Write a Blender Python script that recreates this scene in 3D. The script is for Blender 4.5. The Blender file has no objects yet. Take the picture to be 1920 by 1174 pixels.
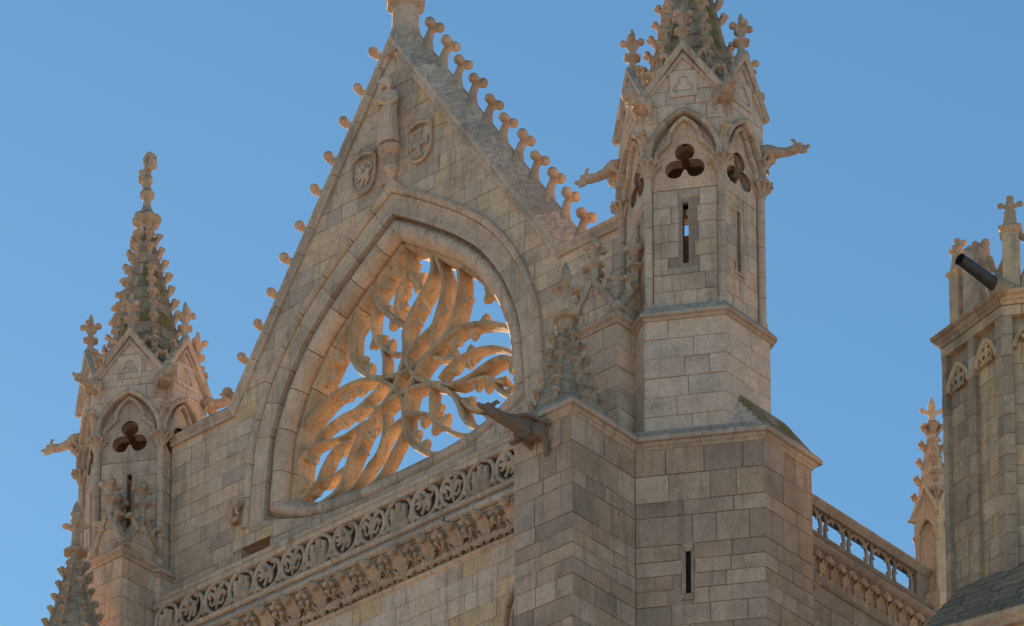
import bpy, math, random
from mathutils import Vector, Matrix, noise
from mathutils.geometry import tessellate_polygon
scene = bpy.context.scene
R = math.radians
cosd = lambda a: math.cos(math.radians(a)); sind = lambda a: math.sin(math.radians(a))

# ------------------------------------------------------------------ camera
cam = bpy.data.cameras.new('camera'); camo = bpy.data.objects.new('camera', cam)
scene.collection.objects.link(camo); scene.camera = camo
camo.location = (62.170, -65.202, 1.6)
camo.rotation_euler = (R(90 + 11.96), 0, R(41.06))
cam.sensor_width = 36.0; cam.lens = 150.36; cam.shift_y = 1.4854
cam.clip_end = 6000; cam.clip_start = 1

# ------------------------------------------------------------------ sky and sun
SUN_EL, SUN_AZ = 21.0, 150.0
sun_dir = Vector((cosd(SUN_AZ)*cosd(SUN_EL), sind(SUN_AZ)*cosd(SUN_EL), sind(SUN_EL)))
world = bpy.data.worlds.new('World'); scene.world = world; world.use_nodes = True
wn = world.node_tree; wn.nodes.clear()
wo = wn.nodes.new('ShaderNodeOutputWorld'); bg = wn.nodes.new('ShaderNodeBackground')
sky = wn.nodes.new('ShaderNodeTexSky'); sky.sky_type = 'NISHITA'; sky.sun_disc = False
sky.sun_elevation = R(SUN_EL); sky.sun_rotation = R(90 - SUN_AZ)
sky.air_density = 1.0; sky.dust_density = 0.14; sky.ozone_density = 3.5; sky.altitude = 850
bg.inputs['Strength'].default_value = 0.061
skt = wn.nodes.new('ShaderNodeMix'); skt.data_type = 'RGBA'; skt.blend_type = 'MULTIPLY'; skt.inputs[0].default_value = 1.0
skt.inputs[7].default_value = (0.80, 1.06, 1.0, 1)
wn.links.new(sky.outputs[0], skt.inputs[6]); wn.links.new(skt.outputs[2], bg.inputs[0]); wn.links.new(bg.outputs[0], wo.inputs[0])
sl = bpy.data.lights.new('sun', 'SUN'); sl.energy = 5.0; sl.angle = R(0.5); sl.color = (1.0, 0.79, 0.56)
so = bpy.data.objects.new('sun', sl); scene.collection.objects.link(so)
so.rotation_euler = sun_dir.to_track_quat('Z', 'Y').to_euler()
scene.view_settings.view_transform = 'Standard'; scene.view_settings.look = 'None'
scene.view_settings.exposure = 1.2
scene.view_settings.use_curve_mapping = False
if scene.render.engine != 'CYCLES': scene.render.engine = 'CYCLES'
scene.cycles.max_bounces = 8; scene.cycles.diffuse_bounces = 3

# ------------------------------------------------------------------ materials
TINT = (1.62, 1.49, 1.40)                      # limestone is pale: lift every palette together
def stone_mat(name, cols, lichen=0.35, moss=0.0, pits=1.0, stain=0.35, streak=0.45, bump=0.5, perobj=True, crust_col=(0.155,0.12,0.085)):
    m = bpy.data.materials.new(name); m.use_nodes = True
    nt = m.node_tree; N = nt.nodes; L = nt.links; N.clear()
    out = N.new('ShaderNodeOutputMaterial'); b = N.new('ShaderNodeBsdfPrincipled')
    b.inputs['Roughness'].default_value = 0.92; b.inputs['Specular IOR Level'].default_value = 0.2
    tc = N.new('ShaderNodeTexCoord'); oi = N.new('ShaderNodeObjectInfo')
    va = N.new('ShaderNodeVectorMath'); va.operation = 'MULTIPLY_ADD'
    va.inputs[1].default_value = (1, 1, 1)
    sc = N.new('ShaderNodeVectorMath'); sc.operation = 'SCALE'; sc.inputs['Scale'].default_value = 37.0
    cmb = N.new('ShaderNodeCombineXYZ')
    for i in range(3): L.new(oi.outputs['Random'], cmb.inputs[i])
    L.new(cmb.outputs[0], sc.inputs[0]); L.new(tc.outputs['Object'], va.inputs[0]); L.new(sc.outputs[0], va.inputs[2])
    vec = va.outputs[0]
    def noi(s, d, r=0.55, src=None):
        n = N.new('ShaderNodeTexNoise'); n.inputs['Scale'].default_value = s; n.inputs['Detail'].default_value = d
        n.inputs['Roughness'].default_value = r; L.new(src or vec, n.inputs['Vector']); return n.outputs['Fac']
    def ramp(src, stops, interp='LINEAR'):
        r = N.new('ShaderNodeValToRGB'); e = r.color_ramp; e.interpolation = interp
        while len(e.elements) > 1: e.elements.remove(e.elements[-1])
        e.elements[0].position = stops[0][0]; e.elements[0].color = stops[0][1]
        for p, c in stops[1:]:
            k = e.elements.new(p); k.color = c
        L.new(src, r.inputs[0]); return r.outputs[0]
    def mix(f, a, c, mode='MIX'):
        x = N.new('ShaderNodeMix'); x.data_type = 'RGBA'; x.blend_type = mode
        if isinstance(f, float): x.inputs[0].default_value = f
        else: L.new(f, x.inputs[0])
        for s_, v in ((6, a), (7, c)):
            if isinstance(v, tuple): x.inputs[s_].default_value = v
            else: L.new(v, x.inputs[s_])
        return x.outputs[2]
    def math_(op, a, c=None):
        x = N.new('ShaderNodeMath'); x.operation = op
        for i, v in enumerate((a, c)):
            if v is None: continue
            if isinstance(v, (int, float)): x.inputs[i].default_value = v
            else: L.new(v, x.inputs[i])
        return x.outputs[0]
    g = lambda v: (v, v, v, 1)
    cols = [tuple(v*f for v, f in zip(c, TINT)) for c in cols]
    cols = [tuple(v*min(1, .70/max(c)) for v in c) for c in cols]
    n = len(cols)
    src = oi.outputs['Random'] if perobj else noi(0.8, 3)
    base = ramp(src, [(i / n, (*c, 1)) for i, c in enumerate(cols)], 'CONSTANT' if perobj else 'LINEAR')
    # broad tone inside a stone, grain, vertical-ish streaks
    base = mix(0.85, base, ramp(noi(1.3, 4, 0.6), [(0.25, g(0.66)), (0.45, g(1.02)), (0.75, g(1.30))]), 'MULTIPLY')
    base = mix(0.8, base, ramp(noi(17, 5, 0.75), [(0.30, g(0.66)), (0.47, g(1.02)), (0.72, g(1.28))]), 'MULTIPLY')
    # grey rain stains in world-anchored patches
    patch = ramp(noi(0.55, 6, 0.68, tc.outputs['Object']), [(0.50, g(0)), (0.66, g(1))])
    base = mix(math_('MULTIPLY', patch, stain), base, (0.26, 0.205, 0.155, 1))
    # vertical rain streaks
    smap = N.new('ShaderNodeMapping'); smap.inputs['Scale'].default_value = (5.5, 5.5, 0.55); L.new(tc.outputs['Object'], smap.inputs['Vector'])
    st = ramp(noi(1.0, 5, 0.65, smap.outputs[0]), [(0.52, g(0)), (0.70, g(1))])
    base = mix(math_('MULTIPLY', st, streak), base, (0.17, 0.135, 0.11, 1))
    # dark crust sitting on the upward faces
    geo = N.new('ShaderNodeNewGeometry'); sx = N.new('ShaderNodeSeparateXYZ'); L.new(geo.outputs['Normal'], sx.inputs[0])
    upf = ramp(sx.outputs['Z'], [(0.05, g(0.25)), (0.5, g(1))])
    cr = math_('MULTIPLY', upf, ramp(noi(7, 8, 0.75), [(0.44, g(0)), (0.58, g(1))]))
    base = mix(math_('MULTIPLY', cr, lichen), base, (*crust_col, 1))
    if moss > 0:
        mo = ramp(noi(1.7, 6, 0.7, tc.outputs['Object']), [(0.5 - 0.12*moss, g(0)), (0.60 - 0.08*moss, g(1))])
        base = mix(math_('MULTIPLY', mo, 0.85), base, ramp(noi(9, 5), [(0.3, (0.13, 0.10, 0.035, 1)), (0.62, (0.30, 0.21, 0.05, 1))]))
    vo = N.new('ShaderNodeTexVoronoi'); vo.inputs['Scale'].default_value = 21; L.new(vec, vo.inputs['Vector'])
    pm = ramp(vo.outputs['Distance'], [(0.05, g(1)), (0.20, g(0))])
    pa = ramp(noi(2.2, 4, 0.6), [(0.50, g(0)), (0.60, g(1))])
    pit = math_('MULTIPLY', pm, pa)
    base = mix(math_('MULTIPLY', pit, 0.55 * pits), base, (0.09, 0.07, 0.055, 1))
    L.new(base, b.inputs['Base Color'])
    h = math_('ADD', math_('MULTIPLY', noi(11, 8, 0.7), 0.6), math_('MULTIPLY', noi(60, 4, 0.6), 0.25))
    h = math_('SUBTRACT', h, math_('MULTIPLY', pit, 0.5))
    bp = N.new('ShaderNodeBump'); bp.inputs['Strength'].default_value = bump; bp.inputs['Distance'].default_value = 0.035
    L.new(h, bp.inputs['Height']); L.new(bp.outputs[0], b.inputs['Normal'])
    L.new(b.outputs[0], out.inputs[0]); return m

beige = [(0.43,0.315,0.235),(0.38,0.285,0.215),(0.47,0.35,0.26),(0.34,0.265,0.21),(0.42,0.33,0.255),(0.50,0.385,0.295),
         (0.37,0.285,0.225),(0.44,0.325,0.245),(0.31,0.245,0.20),(0.44,0.325,0.23),(0.40,0.31,0.24),(0.45,0.315,0.225)]
gablec = beige + [(0.47,0.34,0.20),(0.36,0.285,0.235),(0.43,0.33,0.235),(0.50,0.385,0.29)]
brown = [(0.30,0.215,0.155),(0.28,0.20,0.15),(0.325,0.235,0.175),(0.27,0.20,0.155),(0.34,0.25,0.19),(0.295,0.22,0.17),
         (0.37,0.28,0.215),(0.285,0.22,0.18),(0.32,0.23,0.16),(0.24,0.18,0.145),(0.335,0.255,0.20)]
pale = [(0.49,0.375,0.30),(0.45,0.35,0.285),(0.53,0.415,0.34),(0.42,0.33,0.27),(0.50,0.39,0.315),(0.46,0.355,0.275)]
ochre = [(0.40,0.285,0.175),(0.36,0.265,0.175),(0.43,0.32,0.21),(0.33,0.25,0.185),(0.38,0.29,0.205)]
M_BEIGE = stone_mat('beige_stone', beige, 0.5)
M_GABLE = stone_mat('gable_stone', gablec, 0.5, stain=0.3)
M_BROWN = stone_mat('brown_stone', brown, 0.5, stain=0.3)
M_PALE = stone_mat('pale_stone', pale, 0.5, stain=0.15, streak=0.2)
M_SMOOTH = stone_mat('moulding_stone', [(0.37,0.28,0.215),(0.39,0.295,0.225),(0.34,0.265,0.21),(0.41,0.315,0.24)], 0.5, pits=0.5, stain=0.25, bump=0.35)
M_TRACERY = stone_mat('tracery_stone', [(0.36,0.265,0.17),(0.33,0.245,0.16),(0.38,0.28,0.18)], 0.3, pits=0.9, stain=0.35, streak=.6, bump=0.5)
M_CARVED = stone_mat('carved_stone', [(0.36,0.275,0.21),(0.33,0.25,0.195),(0.385,0.295,0.225)], 0.75, pits=0.8, stain=0.5, bump=0.6)
M_GREY = stone_mat('grey_crusted_stone', [(0.30,0.23,0.165),(0.325,0.25,0.18),(0.27,0.21,0.155),(0.34,0.265,0.195)], 0.6, pits=1, stain=0.7, bump=0.9)
M_MOSS = stone_mat('mossy_stone', [(0.30,0.255,0.20),(0.27,0.235,0.19),(0.33,0.275,0.21)], 0.85, moss=0.7, stain=0.6, bump=0.9)
M_MOSSY = stone_mat('heavily_mossed_stone', [(0.27,0.225,0.17),(0.25,0.21,0.16)], 0.5, moss=0.7, stain=0.5, bump=0.9)
M_OCHRE = stone_mat('ochre_stone', ochre, 0.4, stain=0.55)
M_DARK = stone_mat('sooted_stone', [(0.12,0.095,0.075),(0.13,0.10,0.08)], 0.6, stain=0.5)
M_COPE = stone_mat('coping_stone_mottled', [(0.36,0.285,0.225),(0.40,0.315,0.25),(0.44,0.345,0.27),(0.33,0.27,0.22)], 0.5, stain=0.4, bump=0.6, crust_col=(0.16,0.145,0.13))
M_MORTAR = stone_mat('mortar', [(0.25,0.195,0.15),(0.25,0.195,0.15)], 0.3, pits=0.3, stain=0.3)
def plain(name, col, rough=0.8, metal=0.0, ns=3.0):
    m = bpy.data.materials.new(name); m.use_nodes = True; nt = m.node_tree
    b = nt.nodes['Principled BSDF']; b.inputs['Roughness'].default_value = rough; b.inputs['Metallic'].default_value = metal
    n = nt.nodes.new('ShaderNodeTexNoise'); n.inputs['Scale'].default_value = ns; n.inputs['Detail'].default_value = 8
    tcn = nt.nodes.new('ShaderNodeTexCoord'); nt.links.new(tcn.outputs['Object'], n.inputs['Vector'])
    r = nt.nodes.new('ShaderNodeValToRGB')
    r.color_ramp.elements[0].position = 0.3; r.color_ramp.elements[1].position = 0.7
    r.color_ramp.elements[0].color = (*[c*0.6 for c in col], 1); r.color_ramp.elements[1].color = (*[min(1, c*1.3) for c in col], 1)
    nt.links.new(n.outputs['Fac'], r.inputs[0]); nt.links.new(r.outputs[0], b.inputs['Base Color']); return m
M_ROOF = stone_mat('roof_stone', [(0.19,0.145,0.105),(0.21,0.16,0.115),(0.17,0.13,0.095)], 0.7, pits=1.3, stain=0.6, bump=1.0)
M_CREAM = stone_mat('cream_stone', [(0.40,0.325,0.235),(0.43,0.35,0.25)], 0.3, stain=0.15, streak=.2)
M_LEDGE = stone_mat('weathered_ledge_stone', [(0.31,0.25,0.20),(0.33,0.265,0.21),(0.29,0.235,0.19),(0.35,0.28,0.22)], 0.45, pits=0.7, stain=0.3, bump=0.5)
M_SIDE = stone_mat('grey_parapet_stone', [(0.23,0.20,0.165),(0.25,0.215,0.18),(0.21,0.185,0.155)], 0.6, pits=1, stain=0.5, bump=0.7)
M_SLATE = plain('slate', (0.16,0.16,0.175), 0.7, 0, 6)
M_LEAD = plain('lead', (0.045,0.047,0.05), 0.35, 0.0, 8)
M_PAVING = plain('paving', (.34,.295,.25), 0.9, 0, 0.4)
M_TILE = plain('roof_tile', (0.38,0.20,0.12), 0.9, 0, 2.0)
M_ALGAE = plain('green_algae', (0.05,0.12,0.06), 0.8, 0, 9)

# ------------------------------------------------------------------ geometry helpers
def V(*a): return Vector(a)
class MB:
    def __init__(s): s.v = []; s.f = []; s.sm = []
    def add(s, vs, fs, smooth=False):
        o = len(s.v); s.v += [tuple(x) for x in vs]; s.f += [tuple(i + o for i in f) for f in fs]; s.sm += [smooth]*len(fs)
    def mesh(s, name, mat):
        m = bpy.data.meshes.new(name); m.from_pydata(s.v, [], s.f)
        m.polygons.foreach_set('use_smooth', s.sm); m.materials.append(mat); m.update(); return m
    def build(s, name, mat, parent=None):
        return link(name, s.mesh(name, mat), parent)
WM = {}
def link(name, mesh, parent=None, mw=None):
    o = bpy.data.objects.new(name, mesh); scene.collection.objects.link(o)
    if mw is not None: o.matrix_basis = mw
    WM[o.name] = o.matrix_basis.copy()
    if parent is not None: o.parent = parent; o.matrix_parent_inverse = WM[parent.name].inverted()
    return o
def tag(o, label, cat, group=None):
    o['kind'] = 'thing'
    o['label'] = label; o['category'] = cat
    if group: o['group'] = group
    return o
def struct(o): o['kind'] = 'structure'; return o
def thing(name, label, cat, loc, group=None):
    o = bpy.data.objects.new(name, None); scene.collection.objects.link(o); o.location = loc
    WM[o.name] = Matrix.Translation(Vector(loc))
    o.empty_display_size = 0.3
    return tag(o, label, cat, group)
class Fr:                                   # a vertical plane: a along u, b is the height, c outwards along n
    def __init__(s, o, ang):
        s.o = Vector((o[0], o[1], 0)); s.u = Vector((cosd(ang), sind(ang), 0)); s.n = Vector((sind(ang), -cosd(ang), 0)); s.ang = ang
    def P(s, a, b, c=0.0): return s.o + s.u*a + Vector((0,0,b)) + s.n*c
Z = Vector((0,0,1))

def inset(poly, d):
    n = len(poly); out = []
    for i in range(n):
        p0, p1, p2 = poly[i-1], poly[i], poly[(i+1) % n]
        e1 = (p1[0]-p0[0], p1[1]-p0[1]); e2 = (p2[0]-p1[0], p2[1]-p1[1])
        l1 = math.hypot(*e1) or 1e-9; l2 = math.hypot(*e2) or 1e-9
        n1 = (-e1[1]/l1, e1[0]/l1); n2 = (-e2[1]/l2, e2[0]/l2)
        k = 1 + n1[0]*n2[0] + n1[1]*n2[1]
        k = max(k, 0.3)
        out.append((p1[0] + (n1[0]+n2[0])*d/k, p1[1] + (n1[1]+n2[1])*d/k))
    return out
def area(poly): return 0.5*sum(poly[i-1][0]*poly[i][1] - poly[i][0]*poly[i-1][1] for i in range(len(poly)))
def clip(poly, p, q):                       # keep the part left of p->q
    out = []; n = len(poly)
    s = lambda r: (q[0]-p[0])*(r[1]-p[1]) - (q[1]-p[1])*(r[0]-p[0])
    for i in range(n):
        a, b = poly[i-1], poly[i]; sa, sb = s(a), s(b)
        if (sa >= 0) != (sb >= 0):
            t = sa/(sa-sb); out.append((a[0]+(b[0]-a[0])*t, a[1]+(b[1]-a[1])*t))
        if sb >= 0: out.append(b)
    res = []
    for pt in out:
        if not res or math.hypot(pt[0]-res[-1][0], pt[1]-res[-1][1]) > 1e-4: res.append(pt)
    if len(res) > 1 and math.hypot(res[0][0]-res[-1][0], res[0][1]-res[-1][1]) < 1e-4: res.pop()
    return res
def block(mb, fr, poly, c0, c1, bev, rnd=None):
    r = rnd or random
    poly = list(poly)
    if area(poly) < 0: poly.reverse()
    n = len(poly); top = inset(poly, bev)
    ta, tb = r.uniform(-.006,.006), r.uniform(-.006,.006); ca = sum(p[0] for p in poly)/n; cb = sum(p[1] for p in poly)/n
    vs = [fr.P(a, b, c0) for a, b in poly] + [fr.P(a, b, c1-bev*0.8) for a, b in poly] + \
         [fr.P(a, b, c1 + (a-ca)*ta + (b-cb)*tb + r.uniform(-.002,.002)) for a, b in top]
    fs = [tuple(range(2*n, 3*n))]
    for i in range(n):
        j = (i+1) % n; fs += [(i, j, n+j, n+i), (n+i, n+j, 2*n+j, 2*n+i)]
    mb.add(vs, fs)
COUNT = {}
def ashlar(parent, fr, region, zs, mat, lens=(.4,.85), holes=(), depth=.035, gap=.009, name='stone_block', seed=0, bev=.009, quoin=None, c_base=-.03, mats=None):
    rnd = random.Random(seed*7919 + 13)
    if area(region) < 0: region = region[::-1]
    amin = min(p[0] for p in region); amax = max(p[0] for p in region)
    extra = MB()
    for k in range(len(zs)-1):
        z0, z1 = zs[k], zs[k+1]
        a = amin - (0 if quoin is not None else rnd.uniform(0, lens[0])); 
        while a < amax - 1e-3:
            ln = rnd.uniform(*lens)
            if amax - (a+ln) < lens[0]*0.55: ln = amax - a
            rect = [(a+gap/2, z0+gap/2), (a+ln-gap/2, z0+gap/2), (a+ln-gap/2, z1-gap/2), (a+gap/2, z1-gap/2)]
            a += ln
            p = rect
            for i in range(len(region)):
                p = clip(p, region[i-1], region[i])
                if len(p) < 3: break
            if len(p) < 3 or abs(area(p)) < .004: continue
            for h in holes:
                if len(p) < 3: break
                hh = h if area(h) > 0 else h[::-1]
                q = p; inside = True
                for i in range(len(hh)):
                    q = clip(q, hh[i-1], hh[i])
                    if len(q) < 3: inside = False; break
                if not inside or abs(area(q)) < 1e-4: continue
                best = []; ba = 0
                for i in range(len(hh)):
                    q = clip(p, hh[i], hh[i-1])
                    if len(q) >= 3 and abs(area(q)) > ba: ba = abs(area(q)); best = q
                p = best
            if len(p) < 3 or abs(area(p)) < .008: continue
            d = depth + rnd.uniform(-.007, .007)
            COUNT[parent.name] = COUNT.get(parent.name, 0) + 1
            if COUNT[parent.name] > 298: block(extra, fr, p, c_base, d, bev, rnd); continue
            mb = MB(); block(mb, fr, p, c_base, d, bev, rnd)
            mb.build(name, rnd.choice(mats) if mats else mat, parent)
    if extra.v:
        o = extra.build('small_stone_blocks', mat, parent); o['kind'] = 'stuff'
def courses(z0, z1, h, seed=0, jit=.0):
    n = max(1, round((z1-z0)/h)); rnd = random.Random(seed); zs = [z0 + (z1-z0)*i/n for i in range(n+1)]
    for i in range(1, n): zs[i] += rnd.uniform(-jit, jit)
    return zs
def plate(mb, fr, outer, holes, c0, c1):
    loops = [list(outer)] + [list(h) for h in holes]
    tris = tessellate_polygon([[Vector((x, y, 0)) for x, y in l] for l in loops])
    flat = [p for l in loops for p in l]; n = len(flat)
    vs = [fr.P(a, b, c1) for a, b in flat] + [fr.P(a, b, c0) for a, b in flat]
    fs = []
    for t in tris:
        a, b, c = (flat[i] for i in t)
        s = (b[0]-a[0])*(c[1]-a[1]) - (b[1]-a[1])*(c[0]-a[0])
        t = t if s > 0 else (t[0], t[2], t[1])
        fs.append(tuple(t)); fs.append((t[0]+n, t[2]+n, t[1]+n))
    o = 0
    for k, l in enumerate(loops):
        m = len(l); s = area(l) > 0
        if k: s = not s
        for i in range(m):
            j = (i+1) % m; f = (o+i, n+o+i, n+o+j, o+j) if s else (o+j, n+o+j, n+o+i, o+i)
            fs.append(f)
        o += m
    mb.add(vs, fs)
def prism(mb, poly, z0, z1, z1poly=None):   # horizontal polygon (ccw) between two heights
    n = len(poly); q = z1poly or poly
    vs = [(x, y, z0) for x, y in poly] + [(x, y, z1) for x, y in q]
    mb.add(vs, [tuple(range(n, 2*n)), tuple(range(n-1, -1, -1))] + [(i, (i+1) % n, n+(i+1) % n, n+i) for i in range(n)])
def box(mb, fr, a0, a1, b0, b1, c0, c1):
    plate_vs = [fr.P(a, b, c) for c in (c0, c1) for a, b in ((a0,b0),(a1,b0),(a1,b1),(a0,b1))]
    mb.add(plate_vs, [(4,5,6,7),(3,2,1,0),(0,1,5,4),(1,2,6,5),(2,3,7,6),(3,0,4,7)])
def sweep2(mb, fr, path, prof, closed=False, smooth=False, pclosed=False, i0=0, i1=None, capends=True, shrink=0.0):
    """sweep prof [(s,c)] (s to the left of travel, c outwards) along an (a,b) path lying in the frame, mitred"""
    n = len(path); i1 = n-1 if i1 is None else i1
    rings = []
    for i in range(i0, i1+1):
        p = path[i % n]
        pr = path[(i-1) % n] if (closed or i > 0) else None
        nx = path[(i+1) % n] if (closed or i < n-1) else None
        def nrm(a, b):
            dx, dy = b[0]-a[0], b[1]-a[1]; l = math.hypot(dx, dy) or 1e-9; return (-dy/l, dx/l)
        n1 = nrm(pr, p) if pr else None; n2 = nrm(p, nx) if nx else None
        if n1 is None: n1 = n2
        if n2 is None: n2 = n1
        k = max(1 + n1[0]*n2[0] + n1[1]*n2[1], 0.35)
        w = ((n1[0]+n2[0])/k, (n1[1]+n2[1])/k)
        px, py = p
        if shrink and i in (i0, i1):
            q = path[(i+1) % n] if i == i0 else path[(i-1) % n]
            l = math.hypot(q[0]-px, q[1]-py) or 1; px += (q[0]-px)/l*shrink; py += (q[1]-py)/l*shrink
        rings.append([fr.P(px + w[0]*s, py + w[1]*s, c) for s, c in prof])
    m = len(prof); vs = [v for r_ in rings for v in r_]; fs = []
    full = closed and (i1 - i0) >= n-1
    nr = len(rings)
    for i in range(nr if full else nr-1):
        for j in range(m if pclosed else m-1):
            a = i*m+j; b = i*m+(j+1) % m; c = ((i+1) % nr)*m+(j+1) % m; d = ((i+1) % nr)*m+j
            fs.append((a, b, c, d))
    mb.add(vs, fs, smooth)
    if capends and not full:
        mb.add(rings[0], [tuple(range(m))[::-1]]); mb.add(rings[-1], [tuple(range(m))])
def voussoirs(parent, name, fr, path, prof, mat, seglen, closed=False, smooth=False, pclosed=True, gap=.009, seed=0):
    """cut the path in stones about seglen long, each one an object"""
    rnd = random.Random(seed)
    n = len(path); last = n if closed else n-1; i = 0; objs = []
    while i < last:
        L = 0; j = i; tgt = seglen*rnd.uniform(.85, 1.15)
        while j < last and L < tgt:
            a, b = path[j % n], path[(j+1) % n]; L += math.hypot(a[0]-b[0], a[1]-b[1]); j += 1
        rest = 0
        for q in range(j, last): a, b = path[q % n], path[(q+1) % n]; rest += math.hypot(a[0]-b[0], a[1]-b[1])
        if rest < seglen*.4: j = last
        mb = MB(); sweep2(mb, fr, path, prof, closed, smooth, pclosed, i, j, True, gap)
        objs.append(mb.build(name, mat, parent)); i = j
    return objs
def ribbon(mb, fr, path, prof): sweep2(mb, fr, path, prof, pclosed=True)
def tube(mb, pts, rad, n=8, smooth=True, cap=True):
    pts = [Vector(p) for p in pts]; m = len(pts)
    if isinstance(rad, (int, float)): rad = [rad]*m
    T = [(pts[min(i+1, m-1)] - pts[max(i-1, 0)]).normalized() for i in range(m)]
    up = Vector((0,0,1)) if abs(T[0].z) < .9 else Vector((1,0,0))
    x = T[0].cross(up).normalized(); vs = []
    for i in range(m):
        x = (x - T[i]*x.dot(T[i])).normalized(); y = T[i].cross(x)
        for k in range(n):
            a = 2*math.pi*k/n; vs.append(pts[i] + (x*math.cos(a) + y*math.sin(a))*rad[i])
    fs = [(i*n+k, i*n+(k+1) % n, (i+1)*n+(k+1) % n, (i+1)*n+k) for i in range(m-1) for k in range(n)]
    mb.add(vs, fs, smooth)
    if cap: mb.add(vs[:n], [tuple(range(n))[::-1]], smooth); mb.add(vs[-n:], [tuple(range(n))], smooth)
def ell(mb, c, r, rot=None, nu=10, nv=7, smooth=True):
    c = Vector(c); r = (r, r, r) if isinstance(r, (int, float)) else r; vs = []; fs = []
    for i in range(nv+1):
        t = math.pi*i/nv
        for j in range(nu):
            p = 2*math.pi*j/nu; q = Vector((r[0]*math.sin(t)*math.cos(p), r[1]*math.sin(t)*math.sin(p), r[2]*math.cos(t)))
            if rot is not None: q = rot @ q
            vs.append(c+q)
    for i in range(nv):
        for j in range(nu):
            fs.append((i*nu+j, (i+1)*nu+j, (i+1)*nu+(j+1) % nu, i*nu+(j+1) % nu))
    mb.add(vs, fs, smooth)
def lathe(mb, c, prof, n=12, smooth=False, rot=0.0, sx=1, sy=1):
    c = Vector(c); vs = []; m = len(prof)
    for r, z in prof:
        for k in range(n):
            a = 2*math.pi*(k+.5)/n + rot; vs.append(c + Vector((r*math.cos(a)*sx, r*math.sin(a)*sy, z)))
    fs = [(i*n+k, i*n+(k+1) % n, (i+1)*n+(k+1) % n, (i+1)*n+k) for i in range(m-1) for k in range(n)]
    mb.add(vs, fs, smooth); mb.add(vs[:n], [tuple(range(n))[::-1]]); mb.add(vs[-n:], [tuple(range(n))])
def sculpt(mb, voxel, mat, smooth=4, name='carving'):
    """fuse overlapping pieces into one continuous carved skin"""
    me = mb.mesh(name, mat); o = bpy.data.objects.new('tmp', me); scene.collection.objects.link(o)
    r = o.modifiers.new('r', 'REMESH'); r.mode = 'VOXEL'; r.voxel_size = voxel; r.use_smooth_shade = True
    s = o.modifiers.new('s', 'SMOOTH'); s.factor = .5; s.iterations = smooth
    dg = bpy.context.evaluated_depsgraph_get(); dg.update()
    out = bpy.data.meshes.new_from_object(o.evaluated_get(dg)); out.name = name
    if not out.materials: out.materials.append(mat)
    bpy.data.objects.remove(o); bpy.data.meshes.remove(me); return out
def smoothpath(pts, step=.12, closed=False):
    """Catmull-Rom through the points, resampled"""
    q = [pts[0]]
    for p in pts[1:]:
        if math.hypot(p[0]-q[-1][0], p[1]-q[-1][1]) > .09: q.append(p)
    i = 1
    while not closed and i < len(q)-1:              # no doubling back
        a, b, c = q[i-1], q[i], q[i+1]
        if (b[0]-a[0])*(c[0]-b[0]) + (b[1]-a[1])*(c[1]-b[1]) < 0: q.pop(i)
        else: i += 1
    pts = q; n = len(pts); out = []
    if n < 3 and not closed: return pts
    rng = n if closed else n-1
    for i in range(rng):
        g = lambda k: pts[k % n] if closed else pts[max(0, min(n-1, k))]
        p0, p1, p2, p3 = g(i-1), g(i), g(i+1), g(i+2)
        L = math.hypot(p2[0]-p1[0], p2[1]-p1[1]); m = max(1, round(L/step))
        for k in range(m):
            t = k/m; t2 = t*t; t3 = t2*t
            out.append(tuple(.5*((2*p1[d]) + (-p0[d]+p2[d])*t + (2*p0[d]-5*p1[d]+4*p2[d]-p3[d])*t2 + (-p0[d]+3*p1[d]-3*p2[d]+p3[d])*t3) for d in (0,1)))
    if not closed: out.append(pts[-1])
    return out
def frame_matrix(o, x, z):                  # x axis along x, z axis along z
    x = Vector(x).normalized(); z = Vector(z).normalized(); y = z.cross(x).normalized(); x = y.cross(z)
    m = Matrix((x, y, z)).transposed().to_4x4(); m.translation = Vector(o); return m
random.seed(4)
CX = 1.70                                  # axis of the gable
# ------------------------------------------------------------------ ground
g = MB(); g.add([(-2500,-2500,0),(2500,-2500,0),(2500,2500,0),(-2500,2500,0)], [(0,1,2,3)])
struct(g.build('ground', M_PAVING))
FR0 = Fr((0, 0), 0)                        # plane of the gable wall, outward = towards the square (-Y)

# ------------------------------------------------------------------ gable wall
GW = thing('gable_wall', 'steep stone gable wall pierced by the large tracery window, crockets up both rakes', 'gable', (CX, 0.5, 0))
ZK, ZA = 55.62, 63.12; XL, XR = -5.47, 8.85; KL, KR = -3.42, 6.82
halfO = [(-2.35,52.60),(-2.32,53.1),(-2.27,53.61),(-2.15,54.51),(-1.71,55.62),(-1.04,56.60),(-.23,57.36),(.58,57.96),(1.2,58.38),(CX,58.69)]
bot = [(-2.35,52.60),(-1.42,52.12),(-.61,51.90),(.2,51.80),(CX,51.76)]
def mir(p): return (2*CX - p[0], p[1])
LS = smoothpath(halfO, .2); BS = smoothpath(bot, .25)
O_open = LS + [mir(p) for p in LS[::-1][1:]]                       # bottom left, apex, bottom right (clockwise)
O_closed = O_open + [mir(p) for p in BS[1:-1]] + [BS[-1]] + [p for p in BS[::-1][1:-1]]   # back along the sill
O_closed = O_closed[:len(O_open)] + [mir(p) for p in BS[1:-1]] + [BS[-1]] + BS[::-1][1:-1]
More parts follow.
